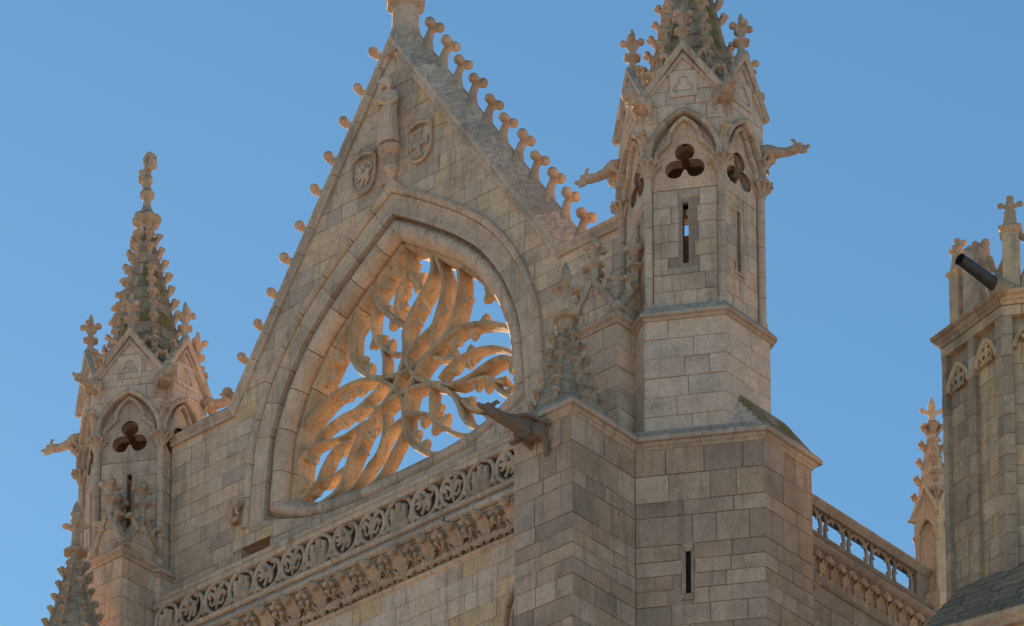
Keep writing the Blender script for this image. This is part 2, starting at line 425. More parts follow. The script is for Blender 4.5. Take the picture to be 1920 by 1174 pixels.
def off(path, d, closed):
    out = []; n = len(path)
    for i, p in enumerate(path):
        a = path[i-1] if (i > 0 or closed) else p; b = path[(i+1) % n] if (i < n-1 or closed) else p
        if a == p: a = p; 
        def nr(u, v):
            dx, dy = v[0]-u[0], v[1]-u[1]; l = math.hypot(dx, dy)
            return None if l < 1e-9 else (-dy/l, dx/l)
        n1, n2 = nr(a, p), nr(p, b); n1 = n1 or n2; n2 = n2 or n1; k = max(1+n1[0]*n2[0]+n1[1]*n2[1], .3)
        out.append((p[0]+(n1[0]+n2[0])*d/k, p[1]+(n1[1]+n2[1])*d/k))
    return out
hoodout = off(O_open, .60, False)
# core: the wall body, its opening cut through
core = MB()
outer = [(XL, 40.0), (XR, 40.0), (XR, ZK), (KR, ZK), (CX, ZA+.02), (KL, ZK), (XL, ZK)]
SC = [(-3.05, 51.45), (-2.15, 51.45), (-2.15, 51.95), (-3.05, 51.95)]     # drain opening behind the parapet
plate(core, FR0, outer, [off(O_closed, .035, True), SC], -1.12, -.03)
core.build('wall_core', M_MORTAR, GW)
# ashlar facing
arch_hole = [p for p in hoodout if p[1] > 52.3]
arch_hole = [(-2.45, 52.45)] + [p for p in arch_hole if p[1] > 52.6] + [mir((-2.45, 52.45))] + [mir((x, z+.02)) for x, z in BS[2:-1]] + [(x, z+.02) for x, z in BS[::-1][:-2]]
def hull(pts):
    pts = sorted(set((round(x, 4), round(y, 4)) for x, y in pts))
    def half(ps):
        o = []
        for p in ps:
            while len(o) > 1 and (o[-1][0]-o[-2][0])*(p[1]-o[-2][1]) - (o[-1][1]-o[-2][1])*(p[0]-o[-2][0]) <= 1e-4: o.pop()
            o.append(p)
        return o
    a, b = half(pts), half(pts[::-1]); return a[:-1] + b[:-1]
AH = hull(arch_hole)
zs = courses(50.35, ZK, .385)
ashlar(GW, FR0, [(XL,50.3),(XR,50.3),(XR,ZK),(XL,ZK)], zs, M_GABLE, (.45,.85), [AH, SC], depth=.0, c_base=-.05, seed=3)
hr = (ZA-ZK)
ashlar(GW, FR0, [(KL,ZK),(KR,ZK),(CX,ZA)], courses(ZK, ZA, .385), M_GABLE, (.45,.9), [AH], depth=.0, c_base=-.05, seed=5)
# hood mould, flat band, deep step, roll
voussoirs(GW, 'hood_mould_stone', FR0, [(-2.37,52.35)] + O_open + [mir((-2.37,52.35))], [(.46,-.03),(.46,.03),(.50,.08),(.56,.11),(.62,.09),(.64,.0),(.64,-.03)], M_SMOOTH, .75, seed=1)
voussoirs(GW, 'arch_band_stone', FR0, [(-2.36,52.35)] + O_open + [mir((-2.36,52.35))], [(.455,-.02),(.44,.005),(.36,-.02),(.20,-.03),(.06,-.005),(.0,.0),(.0,-.26),(.3,-.26),(.455,-.1)], M_SMOOTH, .85, seed=2)
rollp = [(.0,-.21),(-.07,-.20),(-.085,-.13),(-.13,-.07),(-.20,-.04),(-.28,-.045),(-.37,-.09),(-.44,-.17),(-.475,-.27),(-.475,-.35),(-.44,-.40),(-.44,-.48),(-.04,-.48)]
voussoirs(GW, 'roll_moulding_stone', FR0, O_closed, rollp, M_SMOOTH, .92, closed=True, smooth=False, seed=3)
for o_ in [o for o in bpy.data.objects if o.name.startswith('roll_moulding_stone')]:
    for p_ in o_.data.polygons: p_.use_smooth = len(p_.vertices) == 4
# ogee tip of the hood up to the statue's corbel
tip = MB()
tp = [(CX-.42,59.17),(CX-.16,59.30),(CX-.07,59.50),(CX-.05,59.68),(CX+.07,59.68),(CX+.09,59.50),(CX+.2,59.32),(CX+.46,59.15),(CX,59.35)]
plate(tip, FR0, [(CX-.55,59.02),(CX+.02,59.35),(CX+.58,59.02),(CX+.30,59.28),(CX+.13,59.46),(CX+.07,59.70),(CX-.03,59.70),(CX-.08,59.46),(CX-.24,59.28)], [], .005, .11)
tip.build('hood_tip', M_SMOOTH, GW)
# coping: saddle-backed stones, from shoulder to apex to shoulder
cpth = [(XL+.02,ZK-.02),(KL,ZK-.02)] 
def lerp(a, b, n): return [(a[0]+(b[0]-a[0])*i/n, a[1]+(b[1]-a[1])*i/n) for i in range(1, n+1)]
cpath = [(XL+.02,ZK-.02)] + lerp((XL+.02,ZK-.02),(KL,ZK-.02),3) + lerp((KL,ZK-.02),(CX,ZA),14) + lerp((CX,ZA),(KR,ZK-.02),14) + lerp((KR,ZK-.02),(XR,ZK-.02),3)
copp = [(-.15,-.04),(-.15,.07),(-.10,.10),(-.04,.08),(.0,.13),(.07,.13),(.42,-.30),(.50,-.34),(.50,-.48),(.42,-.53),(.02,-1.15),(-.15,-1.15)]
voussoirs(GW, 'coping_stone', FR0, cpath, copp, M_COPE, .64, seed=9, gap=.006)
# crockets up the rakes: hooked stem with two buds
ck = MB()
tube(ck, [(0,0,-.12),(.00,0,.06),(.03,0,.24),(.09,0,.40),(.17,0,.50)], [.20,.165,.115,.092,.095], 8)
for sgn in (-1, 1):
    ell(ck, (.21,.155*sgn,.55), (.125,.125,.115)); tube(ck, [(.15,0,.46),(.2,.12*sgn,.51)], [.08,.075], 7)
    tube(ck, [(.215,.02*sgn,.50),(.215,.10*sgn,.535)], [.095,.10], 8)
    ell(ck, (.205,.155*sgn,.635), (.05,.05,.035))
ckm = sculpt(ck, .022, M_CARVED, 3, 'crocket')
n_ = 11
for side in (1, -1):
    for i in range(n_):
        t = i/(n_-1); x = 7.02 + (2.36-7.02)*t; z = 55.93 + (62.83-55.93)*t
        if side < 0: x = 2*CX - x
        fm = frame_matrix((x, .42, z + random.uniform(-.02,.02)), (side, random.uniform(-.15,.15), random.uniform(-.04,.12)), (side*random.uniform(.02,.12), random.uniform(-.06,.06), 1))
        link('crocket', ckm, GW, fm @ Matrix.Diagonal((random.uniform(.92,1.08), random.uniform(.92,1.08), random.uniform(.92,1.07), 1)))
# apex shaft with its flared foot and collar
ap = MB(); lathe(ap, (CX,.42,0), [(.62,62.75),(.50,63.15),(.40,63.42),(.345,63.62),(.335,64.16)], 8)
ap.build('apex_shaft', M_SMOOTH, GW)
ap = MB(); lathe(ap, (CX,.42,0), [(.34,64.15),(.37,64.19),(.46,64.25),(.48,64.33),(.44,64.38),(.50,64.46),(.5,64.6),(.30,64.7),(.28,66.2),(.05,66.5)], 8)
ap.build('apex_collar', M_CARVED, GW)

# ------------------------------------------------------------------ tracery window
TW = thing('tracery_window', 'unglazed tracery window of six swirling cusped petals filling the pointed arch of the gable', 'window', (CX, .42, 51.9))
rim = voussoirs(TW, 'rim_stone', FR0, O_closed, [(-.44,-.40),(-.50,-.40),(-.565,-.44),(-.60,-.55),(-.60,-1.02),(-.50,-1.10),(.0,-1.10),(.0,-.50),(-.44,-.50)], M_TRACERY, 1.1, closed=True, seed=8)
RIBS={
 'A':[[2.49,57.59],[2.55,57.35],[2.52,57.05],[2.31,56.73],[2.04,56.45],[1.81,56.17],[1.68,55.9],[1.68,55.57],[1.67,55.27],[1.59,55.05],[1.48,54.81],[1.35,54.59],[1.06,54.31],[0.77,54.19],[0.54,54.01],[0.41,53.98],[0.21,53.67],[0.03,53.41],[-0.13,53.1],[-0.27,52.8],[-0.52,52.6],[-0.89,52.52]],
 'B':[[1.71,58.04],[1.32,57.9],[1.0,57.73],[0.82,57.56],[0.77,57.24],[0.81,56.99],[1.01,56.68],[1.29,56.44],[1.47,56.2],[1.68,56.01]],
 'D':[[0.82,57.58],[0.52,57.4],[0.29,57.21],[0.14,57.0],[0.02,56.75],[-0.04,56.4],[-0.01,56.01],[0.19,55.56],[0.5,55.25],[0.84,55.06],[1.21,54.93],[1.57,54.87],[1.87,54.88],[2.14,54.94],[2.43,55.05],[2.76,55.17],[2.74,55.12],[3.19,55.29],[3.63,55.28],[4.16,55.12],[4.51,54.96],[4.84,54.74],[5.01,54.53]],
 'E':[[-1.86,53.43],[-1.82,53.66],[-1.76,54.14],[-1.64,54.52],[-1.5,54.7],[-1.29,54.84],[-1.04,54.97],[-0.8,55.1],[-0.46,55.19],[0.01,55.21],[0.47,55.15],[0.92,54.97],[1.17,54.78],[1.38,54.58],[1.52,54.39],[1.63,54.2],[1.67,54.0],[1.68,53.72],[1.69,53.43],[1.8,53.17],[2.02,52.86],[2.29,52.64],[2.63,52.45],[3.03,52.31],[3.43,52.26],[3.67,52.31]],
 'F':[[1.67,55.27],[1.78,55.01],[1.89,54.8],[2.05,54.59],[2.32,54.39],[2.59,54.24],[2.92,54.1],[2.93,54.05],[3.13,53.99],[3.42,53.96],[3.75,53.98],[4.07,54.05],[4.42,54.09],[4.73,54.04],[4.99,53.85],[5.14,53.67]],
 'G':[[1.11,54.32],[1.38,54.37],[1.7,54.37],[2.01,54.36],[2.35,54.28],[2.58,54.18],[2.87,54.01],[3.13,53.75],[3.33,53.45],[3.45,53.12],[3.62,52.83],[3.71,52.77],[3.99,52.58],[4.34,52.46]],
 'H':[[2.56,55.07],[2.36,54.98],[2.14,54.85],[1.96,54.63],[1.85,54.43],[1.83,54.4],[1.74,54.19],[1.7,53.94],[1.68,53.72]],
 'I':[[1.68,53.42],[1.57,53.25],[1.41,53.06],[1.23,52.84],[1.04,52.63],[0.77,52.45],[0.38,52.34],[0.04,52.29],[-0.28,52.3]],
 'J':[[1.67,53.73],[1.39,53.65],[1.18,53.55],[1.0,53.4]],
 'K':[[1.04,54.08],[1.07,53.78],[1.02,53.48],[0.89,53.18],[0.73,53.03],[0.63,52.98],[0.4,52.77],[0.22,52.62],[-0.05,52.52],[-0.45,52.46]],
 'T1':[[1.74,57.94],[1.76,57.68],[1.76,57.4],[1.6,57.2],[1.47,56.96],[1.39,56.75],[1.39,56.51],[1.47,56.29]],
 'T2':[[1.76,57.38],[1.92,57.11],[2.1,56.89],[2.26,56.69]],
 'T3':[[2.65,57.4],[2.74,57.18],[2.85,56.88],[2.89,56.57],[2.81,56.23],[2.68,55.92],[2.72,55.85],[2.56,55.68],[2.36,55.61],[2.02,55.45],[1.77,55.32],[1.68,55.23]],
 'T5':[[2.56,55.68],[2.52,55.47],[2.51,55.24],[2.57,55.04]],
 'T4':[[3.23,57.01],[3.35,56.77],[3.38,56.46],[3.35,56.1],[3.26,55.81],[3.15,55.59],[3.1,55.48],[2.92,55.31],[2.77,55.15]],
 'V1':[[2.75,54.29],[3.01,54.47],[3.3,54.56],[3.52,54.58],[3.85,54.57],[4.18,54.51],[4.51,54.38],[4.79,54.2],[5.1,53.95]],
 'V1b':[[2.59,54.88],[2.81,54.77],[2.88,54.72],[3.17,54.62],[3.41,54.58]],
 'V2':[[3.64,53.86],[3.81,53.85],[3.99,53.82],[4.21,53.75],[4.38,53.6],[4.49,53.4],[4.58,53.26],[4.84,53.05],[5.12,52.91]],
 'V2b':[[4.29,53.69],[4.49,53.57],[4.69,53.45]],
 'V3':[[3.46,53.47],[3.57,53.31],[3.75,53.15],[3.99,53.05],[4.19,53.01]],
 'W1':[[2.52,54.12],[2.5,53.96],[2.49,53.69],[2.53,53.47],[2.67,53.27],[2.83,53.07],[3.09,52.84],[3.43,52.63],[3.69,52.52],[3.86,52.49],[4.06,52.49]],
 'W2':[[1.7,53.79],[1.88,53.76],[2.15,53.67],[2.4,53.52],[2.58,53.34],[2.69,53.23]],
 'X1':[[0.77,57.04],[0.7,56.81],[0.65,56.76],[0.64,56.5],[0.7,56.23],[0.81,55.97],[1.02,55.73],[1.29,55.51],[1.65,55.35]],
 'X2':[[0.95,55.78],[1.02,55.53],[1.03,55.3],[1.03,55.01]],
 'Y1':[[1.0,54.93],[0.8,54.76],[0.48,54.64],[0.13,54.52],[-0.22,54.52],[-0.56,54.47],[-0.91,54.38],[-1.14,54.22],[-1.19,54.11],[-1.38,54.05],[-1.61,53.94],[-1.73,53.81]],
 'Y2':[[0.48,54.09],[0.14,54.03],[-0.21,53.98],[-0.53,54.01],[-0.91,54.08],[-1.17,54.08]],
 'Y3':[[0.11,54.52],[0.36,54.49],[0.66,54.4],[0.92,54.28]],
 'Z1':[[-0.07,53.78],[-0.3,53.8],[-0.49,53.77],[-0.69,53.65],[-0.85,53.48],[-0.95,53.35],[-1.06,53.15],[-1.27,53.06],[-1.48,52.94],[-1.69,52.83]],
 'Z2':[[-0.13,53.17],[-0.36,53.13],[-0.66,53.09],[-0.99,53.11],[-1.25,53.06]],
}
CUSPS=[[0.98,56.13],[1.19,55.88],[1.09,56.25],[1.22,55.98],[0.38,55.84],[0.57,55.56],[0.42,56.0],[0.58,55.65],[-0.36,56.02],[2.08,55.98],[2.75,53.68],[2.95,53.4],[2.71,53.64],[2.9,53.3],[2.11,53.38],[2.38,53.07],[2.08,53.33],[2.31,53.01],[0.56,53.71],[0.68,53.69],[4.05,55.47],[3.59,54.93],[3.14,54.95],[3.65,54.96],[3.23,54.97],[3.65,54.38],[3.21,54.35],[3.54,54.3],[3.15,54.31],[4.77,53.71],[4.9,53.45],[4.63,53.64],[4.86,53.34],[3.08,55.0],[3.66,53.55],[4.12,52.85],[3.77,53.65],[4.06,53.5],[4.07,52.94],[4.01,55.77],[3.68,55.99],[2.88,55.97],[2.27,56.25],[-0.22,54.93],[0.17,54.94],[-0.33,54.98],[0.08,54.95],[-0.22,54.34],[0.13,54.35],[-0.33,54.3],[0.06,54.32],[-0.64,55.69],[-1.27,53.71],[-1.26,53.65],[-0.42,53.7],[-0.72,53.43],[-1.58,53.39],[-1.2,52.9],[-0.86,53.0],[0.38,53.37],[-0.35,53.61],[1.12,57.35],[1.41,57.54],[1.09,56.88],[1.65,56.93],[1.63,56.65],[1.47,56.73],[1.97,57.59],[1.91,57.34],[2.19,57.29],[2.05,57.08],[1.87,56.92],[2.28,56.27]]

def barprof(w, f, b):
    m = f + (b-f)*.45; h = [(w,-f),(w+.024,-f-.09),(w+.020,-m+.02),(w+.028,-m),(w+.028,-m-.02),(w-.016,-b)]
    return h + [(-s, c) for s, c in h[::-1]]
thin_ribs = {'T1','T2','T5','V1b','V2','V2b','V3','W2','X2','Y1','Y2','Y3','Z1','Z2','K','J','I','W1','X1','V1'}
bar_pts = []
for ri, (k, pts) in enumerate(RIBS.items()):
    pth = smoothpath(pts, .09); w = .033 if k in thin_ribs else .042
    pr = [(s, c - ri*.0007) for s, c in (barprof(w, .435, .80) if k in thin_ribs else barprof(w, .42, .92))]
    mb = MB(); sweep2(mb, FR0, pth, pr, pclosed=True); 
    mb.build('tracery_bar', M_TRACERY, TW)
    for i in range(1, len(pth)-1):
        dx, dy = pth[i+1][0]-pth[i-1][0], pth[i+1][1]-pth[i-1][1]; l = math.hypot(dx, dy) or 1
        bar_pts.append((pth[i][0], pth[i][1], dx/l, dy/l, w))
oc = off(O_closed, -.58, True)
for i in range(len(oc)):
    a, b = oc[i-1], oc[(i+1) % len(oc)]; l = math.hypot(b[0]-a[0], b[1]-a[1]) or 1
    bar_pts.append((oc[i][0], oc[i][1], (b[0]-a[0])/l, (b[1]-a[1])/l, .03))
for q, (cxp, czp) in enumerate(CUSPS):
    bp_ = min(bar_pts, key=lambda b: (b[0]-cxp)**2 + (b[1]-czp)**2)
    bx, bz, tx, tz, w = bp_; dx, dz = cxp-bx, czp-bz; d = math.hypot(dx, dz)
    if d < .05: continue
    d = min(max(d, .17), .29)
    s = 1 if (tx*dz - tz*dx) > 0 else -1; nx, nz = -tz*s, tx*s
    tl = (dx*tx + dz*tz)*.6; tl = max(-.12, min(.12, tl))
    def pt(a, n): return (bx + tx*a + nx*n, bz + tz*a + nz*n)
    bl = .22; e = .030; k0 = w + .03
    loc = [(-bl, 0), (bl, 0), (bl*.80, k0), (bl*.52+tl*.4, k0+.035), (bl*.34+tl*.6, max(k0+.06, d*.5)), (tl+.075, d-.055), (tl+e, d-.02), (tl, d+.02), (tl-e, d-.02), (tl-.075, d-.055), (-bl*.34+tl*.6, max(k0+.06, d*.5)), (-bl*.52+tl*.4, k0+.035), (-bl*.80, k0)]
    if s < 0: loc = loc[:1] + loc[:0:-1]
    pts2 = [pt(a, n) for a, n in loc]; m_ = len(loc); mb = MB()
    dep = lambda n: min(1, max(0, n/d))
    vs = [FR0.P(x, z, -(.50 + .10*dep(n)) - q*.0003) for (x, z), (a, n) in zip(pts2, loc)] + [FR0.P(x, z, -(.79 - .08*dep(n)) - q*.0003) for (x, z), (a, n) in zip(pts2, loc)]
    fs = []; ccw = area(pts2) > 0
    for t3 in tessellate_polygon([[Vector((x, z, 0)) for x, z in pts2]]):
        a_, b_, c_ = (pts2[i_] for i_ in t3); sg = (b_[0]-a_[0])*(c_[1]-a_[1]) - (b_[1]-a_[1])*(c_[0]-a_[0])
        t3 = tuple(t3) if sg > 0 else (t3[0], t3[2], t3[1]); fs += [t3, (t3[0]+m_, t3[2]+m_, t3[1]+m_)]
    for i_ in range(m_):
        j_ = (i_+1) % m_; fs.append((i_, m_+i_, m_+j_, j_) if ccw else (j_, m_+j_, m_+i_, i_))
    mb.add(vs, fs)
    mb.build('cusp', M_TRACERY, TW)

# ------------------------------------------------------------------ turrets
HW, HH, HB = 1.386, .70, 1.50               # plan of the six-sided turret: half width, half side, front vertex
def hexpts(cx, cy, o=0.0):
    """corners, counter-clockwise from the right-front one, grown outwards by o"""
    base = [(HW,-HH),(HW,HH),(0,HB),(-HW,HH),(-HW,-HH),(0,-HB)]
    q = inset(base, -o) if o else base
    return [(cx+x, cy+y) for x, y in q]
def hexframe(cx, cy, k, o=0.0):
    P = hexpts(cx, cy, o); a, b = P[k], P[(k+1) % 6]
    return Fr(a, math.degrees(math.atan2(b[1]-a[1], b[0]-a[0]))), math.hypot(b[0]-a[0], b[1]-a[1])
def arch_pts(L, z0, rise, w, n=8, apex_sharp=.55):
    """pointed arch over the width w centred in L: list from left foot to right foot"""
    c = L/2; h = w/2; out = []
    r = (rise*rise + h*h)/(2*h); th = math.asin(min(1, rise/r))
    for i in range(n+1):
        t = th*i/n; out.append((c - h + r - r*math.cos(t), z0 + r*math.sin(t)))
    return out + [(2*c - a, b) for a, b in out[::-1][1:]]
def circ(a, b, r, n=14, t0=0, t1=360): return [(a + r*cosd(t0+(t1-t0)*i/n), b + r*sind(t0+(t1-t0)*i/n)) for i in range(n)]
def trefoil(c, z, r=.215, d=.24, sill=.12):
    """upper eye and two lower eyes, with an ogee sill between them (ccw)"""
    out = []
    zl = z; zu = z + d*1.62
    out += [(c + d - r*.1 + r*cosd(t), zl + r*sind(t)) for t in range(-125, 96, 20)]
    out += [(c + .09, zl + r*1.05)]
    out += [(c + r*cosd(t), zu + r*sind(t)) for t in range(-60, 241, 20)]
    out += [(c - .09, zl + r*1.05)]
    out += [(c - d + r*.1 + r*cosd(t), zl + r*sind(t)) for t in range(85, 306, 20)]
    out += [(c - .05, zl - r*.35), (c, zl - r*.05), (c + .05, zl - r*.35)]
    return out
# small carved pieces shared between the turrets
def make_finial(scale=1.0, tall=True):
    mb = MB()
    lathe(mb, (0,0,0), [(.10,-.42),(.095,-.05)], 6); lathe(mb, (0,0,0), [(.10,-.05),(.16,.0),(.225,.03),(.225,.085),(.11,.11)], 6)
    tube(mb, [(0,0,.1),(0,0,.28),(0,0,.46)], [.09,.075,.11], 8)
    tube(mb, [(0,0,.4),(0,0,.55),(0,0,.72),(0,0,.83)], [.08,.085,.065,.012], 8)
    for k in range(4):
        a = 45 + 90*k; x, y = cosd(a), sind(a)
        tube(mb, [(x*.04,y*.04,.26),(x*.11,y*.11,.38),(x*.18,y*.18,.44)], [.06,.055,.055], 6)
        ell(mb, (x*.205,y*.205,.455), (.10,.10,.085)); ell(mb, (x*.25,y*.25,.43), .05)
        tube(mb, [(cosd(a+45)*.05,sind(a+45)*.05,.33),(cosd(a+45)*.12,sind(a+45)*.12,.47)], [.04,.05], 6)
    return sculpt(mb, .0155, M_CARVED, 1, 'finial')
FIN = make_finial()
mb = MB()                                    # spindle-shaped crocket of the spires, local x = outwards
tube(mb, [(-.06,0,-.18),(.02,0,-.05),(.10,0,.05)], [.085,.07,.075], 8)
tube(mb, [(.10,-.225,.01),(.14,-.13,.065),(.155,-.03,.085),(.155,.03,.085),(.14,.13,.065),(.10,.225,.01)], [.012,.062,.07,.07,.062,.012], 6)
tube(mb, [(.13,0,.02),(.21,0,.05),(.235,0,.10)], [.06,.055,.015], 6)
for s in (-1, 1): tube(mb, [(.04,.05*s,-.12),(.12,.09*s,.02),(.19,.10*s,.09)], [.035,.035,.015], 5)
SCK = sculpt(mb, .014, M_CARVED, 1, 'spire_crocket')
SCK2 = SCK.copy(); SCK2.materials.clear(); SCK2.materials.append(M_GREY)
mb = MB()                                    # small curled crocket of gables, local x = along the rake outwards
tube(mb, [(-.04,0,-.06),(.0,0,.08),(.05,0,.17),(.11,0,.20)], [.075,.06,.05,.06], 7)
ell(mb, (.13,0,.20), (.065,.10,.06)); ell(mb, (.16,.05,.19), .045); ell(mb, (.16,-.05,.19), .045)
GCK = sculpt(mb, .014, M_CARVED, 1, 'small_crocket')
mb = MB()                                    # leafy capital
lathe(mb, (0,0,0), [(.095,0),(.12,.02),(.10,.05),(.12,.14),(.19,.28),(.23,.30),(.23,.345),(.12,.36)], 10)
for k in range(10):
    a = 36*k; x, y = cosd(a), sind(a)
    tube(mb, [(x*.10,y*.10,.05),(x*.15,y*.15,.17),(x*.235,y*.235,.26)], [.022,.025,.04], 5)
    ell(mb, (x*.245,y*.245,.27), .042); ell(mb, (cosd(a+18)*.245,sind(a+18)*.245,.325), .04)
CAP = sculpt(mb, .015, M_CARVED, 1, 'capital')

def turret(cx, cy, label, group, seed):
    T = thing('corner_turret', label, 'turret', (cx, cy, 49.1), group)
    # base block with its chamfered string course
    prismcore = MB(); prism(prismcore, hexpts(cx, cy, .10), 48.0, 51.9); prismcore.build('base_core', M_MORTAR, T)
    for k in (5, 0, 4):
        fr, L = hexframe(cx, cy, k, .13)
        ashlar(T, fr, [(0.0,49.2),(L,49.2),(L,51.9),(0.0,51.9)], courses(49.2, 51.9, .47), M_PALE, (.45,1.2), depth=.0, c_base=-.04, seed=seed+k, quoin=0)
    for k in range(6):
        fr, L = hexframe(cx, cy, k, .13)
        mb = MB()
        P = hexpts(cx, cy, .13); 
        rings = []
        for o, z in ((.12,51.86),(.17,51.88),(.19,51.92),(.26,51.94),(.26,52.01),(.05,52.27),(-.08,52.30)):
            q = hexpts(cx, cy, o); rings.append((Vector((*q[k], z)), Vector((*q[(k+1) % 6], z))))
        u_ = fr.u*.005
        vs = [x for a, b in rings for x in (a+u_, b-u_)]
        mb.add(vs, [(2*i, 2*i+1, 2*i+3, 2*i+2) for i in range(len(rings)-1)] + [tuple(range(0, len(vs), 2))[::-1], tuple(range(1, len(vs), 2))])
        mb.build('string_course', M_LEDGE, T)
    # shaft
    SO = -.06
    for k in range(6):
        fr, L = hexframe(cx, cy, k, SO)
        c = L/2; mb = MB()
        slit = [(c-.065,53.32),(c+.065,53.32),(c+.065,54.76),(c-.065,54.76)]
        tre = trefoil(c, 55.55)
        plate(mb, fr, [(.0,52.2),(L,52.2),(L,56.95),(.0,56.95)], [slit, tre], -.30, -.03)
        mb.build('wall_core', M_BROWN if k in (4,5,0) else M_MORTAR, T)
        if k in (4, 5, 0):
            sl = [(c-.15,53.22),(c+.15,53.22),(c+.15,54.86),(c-.15,54.86)]
            ashlar(T, fr, [(.07,52.24),(L-.07,52.24),(L-.07,55.06),(.07,55.06)], courses(52.24, 55.06, .42, seed, .02), M_BEIGE, (.42,.75), [sl], depth=.0, c_base=-.05, seed=seed*3+k)
            # splayed surround of the slit, in stones
            zz = [53.22, 53.32, 53.68, 54.04, 54.40, 54.76, 54.86]
            for i in range(1, 5):
                for s in (-1, 1):
                    q = MB(); a0, a1 = c+s*.15, c+s*.065
                    z0, z1 = zz[i]+.006, zz[i+1]-.006
                    vs = [fr.P(a0,z0,0), fr.P(a1,z0,-.15), fr.P(a1,z1,-.15), fr.P(a0,z1,0), fr.P(a0,z0,-.28), fr.P(a1,z0,-.28), fr.P(a1,z1,-.28), fr.P(a0,z1,-.28)]
                    q.add(vs, [(0,1,2,3),(7,6,5,4),(0,4,5,1),(1,5,6,2),(2,6,7,3),(3,7,4,0)]); q.build('slit_jamb', M_BEIGE, T)
            for z0, z1, nm in ((53.22,53.32,'slit_sill'),(54.86,54.76,'slit_lintel')):
                q = MB(); vs = [fr.P(c-.15,z0,0), fr.P(c+.15,z0,0), fr.P(c+.065,z1,-.15), fr.P(c-.065,z1,-.15), fr.P(c-.15,z0,-.28), fr.P(c+.15,z0,-.28), fr.P(c+.065,z1,-.28), fr.P(c-.065,z1,-.28)]
                q.add(vs, [(0,1,2,3),(7,6,5,4),(0,4,5,1),(1,5,6,2),(2,6,7,3),(3,7,4,0)]); q.build(nm, M_BEIGE, T)
            # panel with the trefoil opening
            q = MB(); ar = arch_pts(L, 55.7, .98, L-.20, 8)
            plate(q, fr, [(.06,55.075),(L-.06,55.075),(L-.06,55.45)] + [(a, b) for a, b in ar[::-1]] + [(.06,55.45)], [tre], -.10, -.01)
            q.build('trefoil_panel', M_BEIGE, T)
    # columns at the corners, with bases, capitals and curled springers
    P = hexpts(cx, cy, -.015)
    for k in (3, 4, 5, 0, 1):
        x, y = P[k]; q = MB()
        for i in range(5):
            z0 = 52.34 + i*.603; tube(q, [(x,y,z0+.006),(x,y,z0+.597)], .088, 12)
        q.build('column_shaft', M_SMOOTH, T)
        q = MB(); lathe(q, (x,y,0), [(.13,52.16),(.13,52.24),(.105,52.28),(.12,52.31),(.12,52.34),(.09,52.36)], 12, True); q.build('column_base', M_SMOOTH, T)
        link('capital', CAP, T, Matrix.Translation((x, y, 55.35)) @ Matrix.Rotation(k*.7, 4, 'Z'))
        d = Vector((x-cx, y-cy, 0)).normalized(); q = MB(); o = Vector((x, y, 0)) - d*.04
        tube(q, [o+Z*55.68, o+d*.0+Z*55.95, o+d*.10+Z*56.12, o+d*.22+Z*56.26], [.13,.12,.10,.085], 6, smooth=False)
        for s in (-1, 0, 1):
            t = Vector((-d.y, d.x, 0)); ell(q, o+d*.29+t*.09*s+Z*(56.29+.02*abs(s)), (.075,.075,.07))
        link('springer_leaf', sculpt(q, .02, M_CARVED, 1, 'springer'), T)
    # gables over every face
    for k in range(6):
        fr, L = hexframe(cx, cy, k, .05); c = L/2
        ar = arch_pts(L, 55.72, 1.14, L-.10, 9)
        zf, za = 57.26, 58.34
        q = MB()
        plate(q, fr, [(0,55.74),(.05,55.74)] + ar + [(L-.05,55.74),(L,55.74),(L,zf),(c,za),(0,zf)], [], -.16, -.025)
        q.build('gable_core', M_MORTAR if k in (4,5,0) else M_BEIGE, T)
        vis = k in (3, 4, 5, 0, 1)
        if vis:
            ashlar(T, fr, [(0,55.75),(L,55.75),(L,zf),(c,za),(0,zf)], [55.75,56.2,56.62,57.02,57.36,57.85,58.34], M_PALE, (.42,.7), [[(a, b) for a, b in ([(.05,55.6)] + ar + [(L-.05,55.6)])]], depth=.0, c_base=-.04, seed=seed*5+k)
            # blind trefoil sunk in the gable: stone ring standing proud of a recess
            q = MB(); tz = 57.36
            tr = [(c+.12+.105*cosd(t), tz+.105*sind(t)) for t in range(-100, 61, 20)] + [(c+.115*cosd(t), tz+.20+.115*sind(t)) for t in range(-20, 201, 20)] + [(c-.12+.105*cosd(t), tz+.105*sind(t)) for t in range(120, 281, 20)]
            plate(q, fr, [(c-.30,tz-.17),(c+.30,tz-.17),(c+.30,tz+.42),(c-.30,tz+.42)], [tr], .004, .035)
            q.build('trefoil_relief', M_PALE, T)
            # hood over the arch and the cusped inner order
            voussoirs(T, 'arch_hood', fr, ar, [(-.06,.0),(-.05,.07),(.0,.10),(.05,.07),(.06,.0),(.05,-.10),(-.06,-.12)], M_SMOOTH, .34, smooth=False, seed=k, gap=.005)
            a2 = arch_pts(L, 55.70, .95, L-.34, 9)
            q = MB()
            up = [(c + (a-c)*.60, 55.96 + (b-55.70)*.80) for a, b in a2 if True]
            up = [p for p in up if p[1] > 56.18]
            lft = [(c-(L/2-.19), 55.72), (c-(L/2-.22), 55.92), (c-.43, 56.08), (c-.33, 56.19)]
            pathi = lft + up + [(2*c-a, b) for a, b in lft[::-1]]
            ins = Fr(fr.o - fr.n*.06, fr.ang)
            voussoirs(T, 'cusped_roll', ins, pathi, [(-.05,.0),(-.035,.045),(.0,.065),(.035,.045),(.05,.0),(.03,-.10),(-.03,-.10)], M_SMOOTH, .30, seed=k+3, gap=.004)
        # raking mouldings
        rk = [(-.03,zf-.04)] + lerp((-.03,zf-.04),(c,za+.05),3) + lerp((c,za+.05),(L+.03,zf-.04),3)
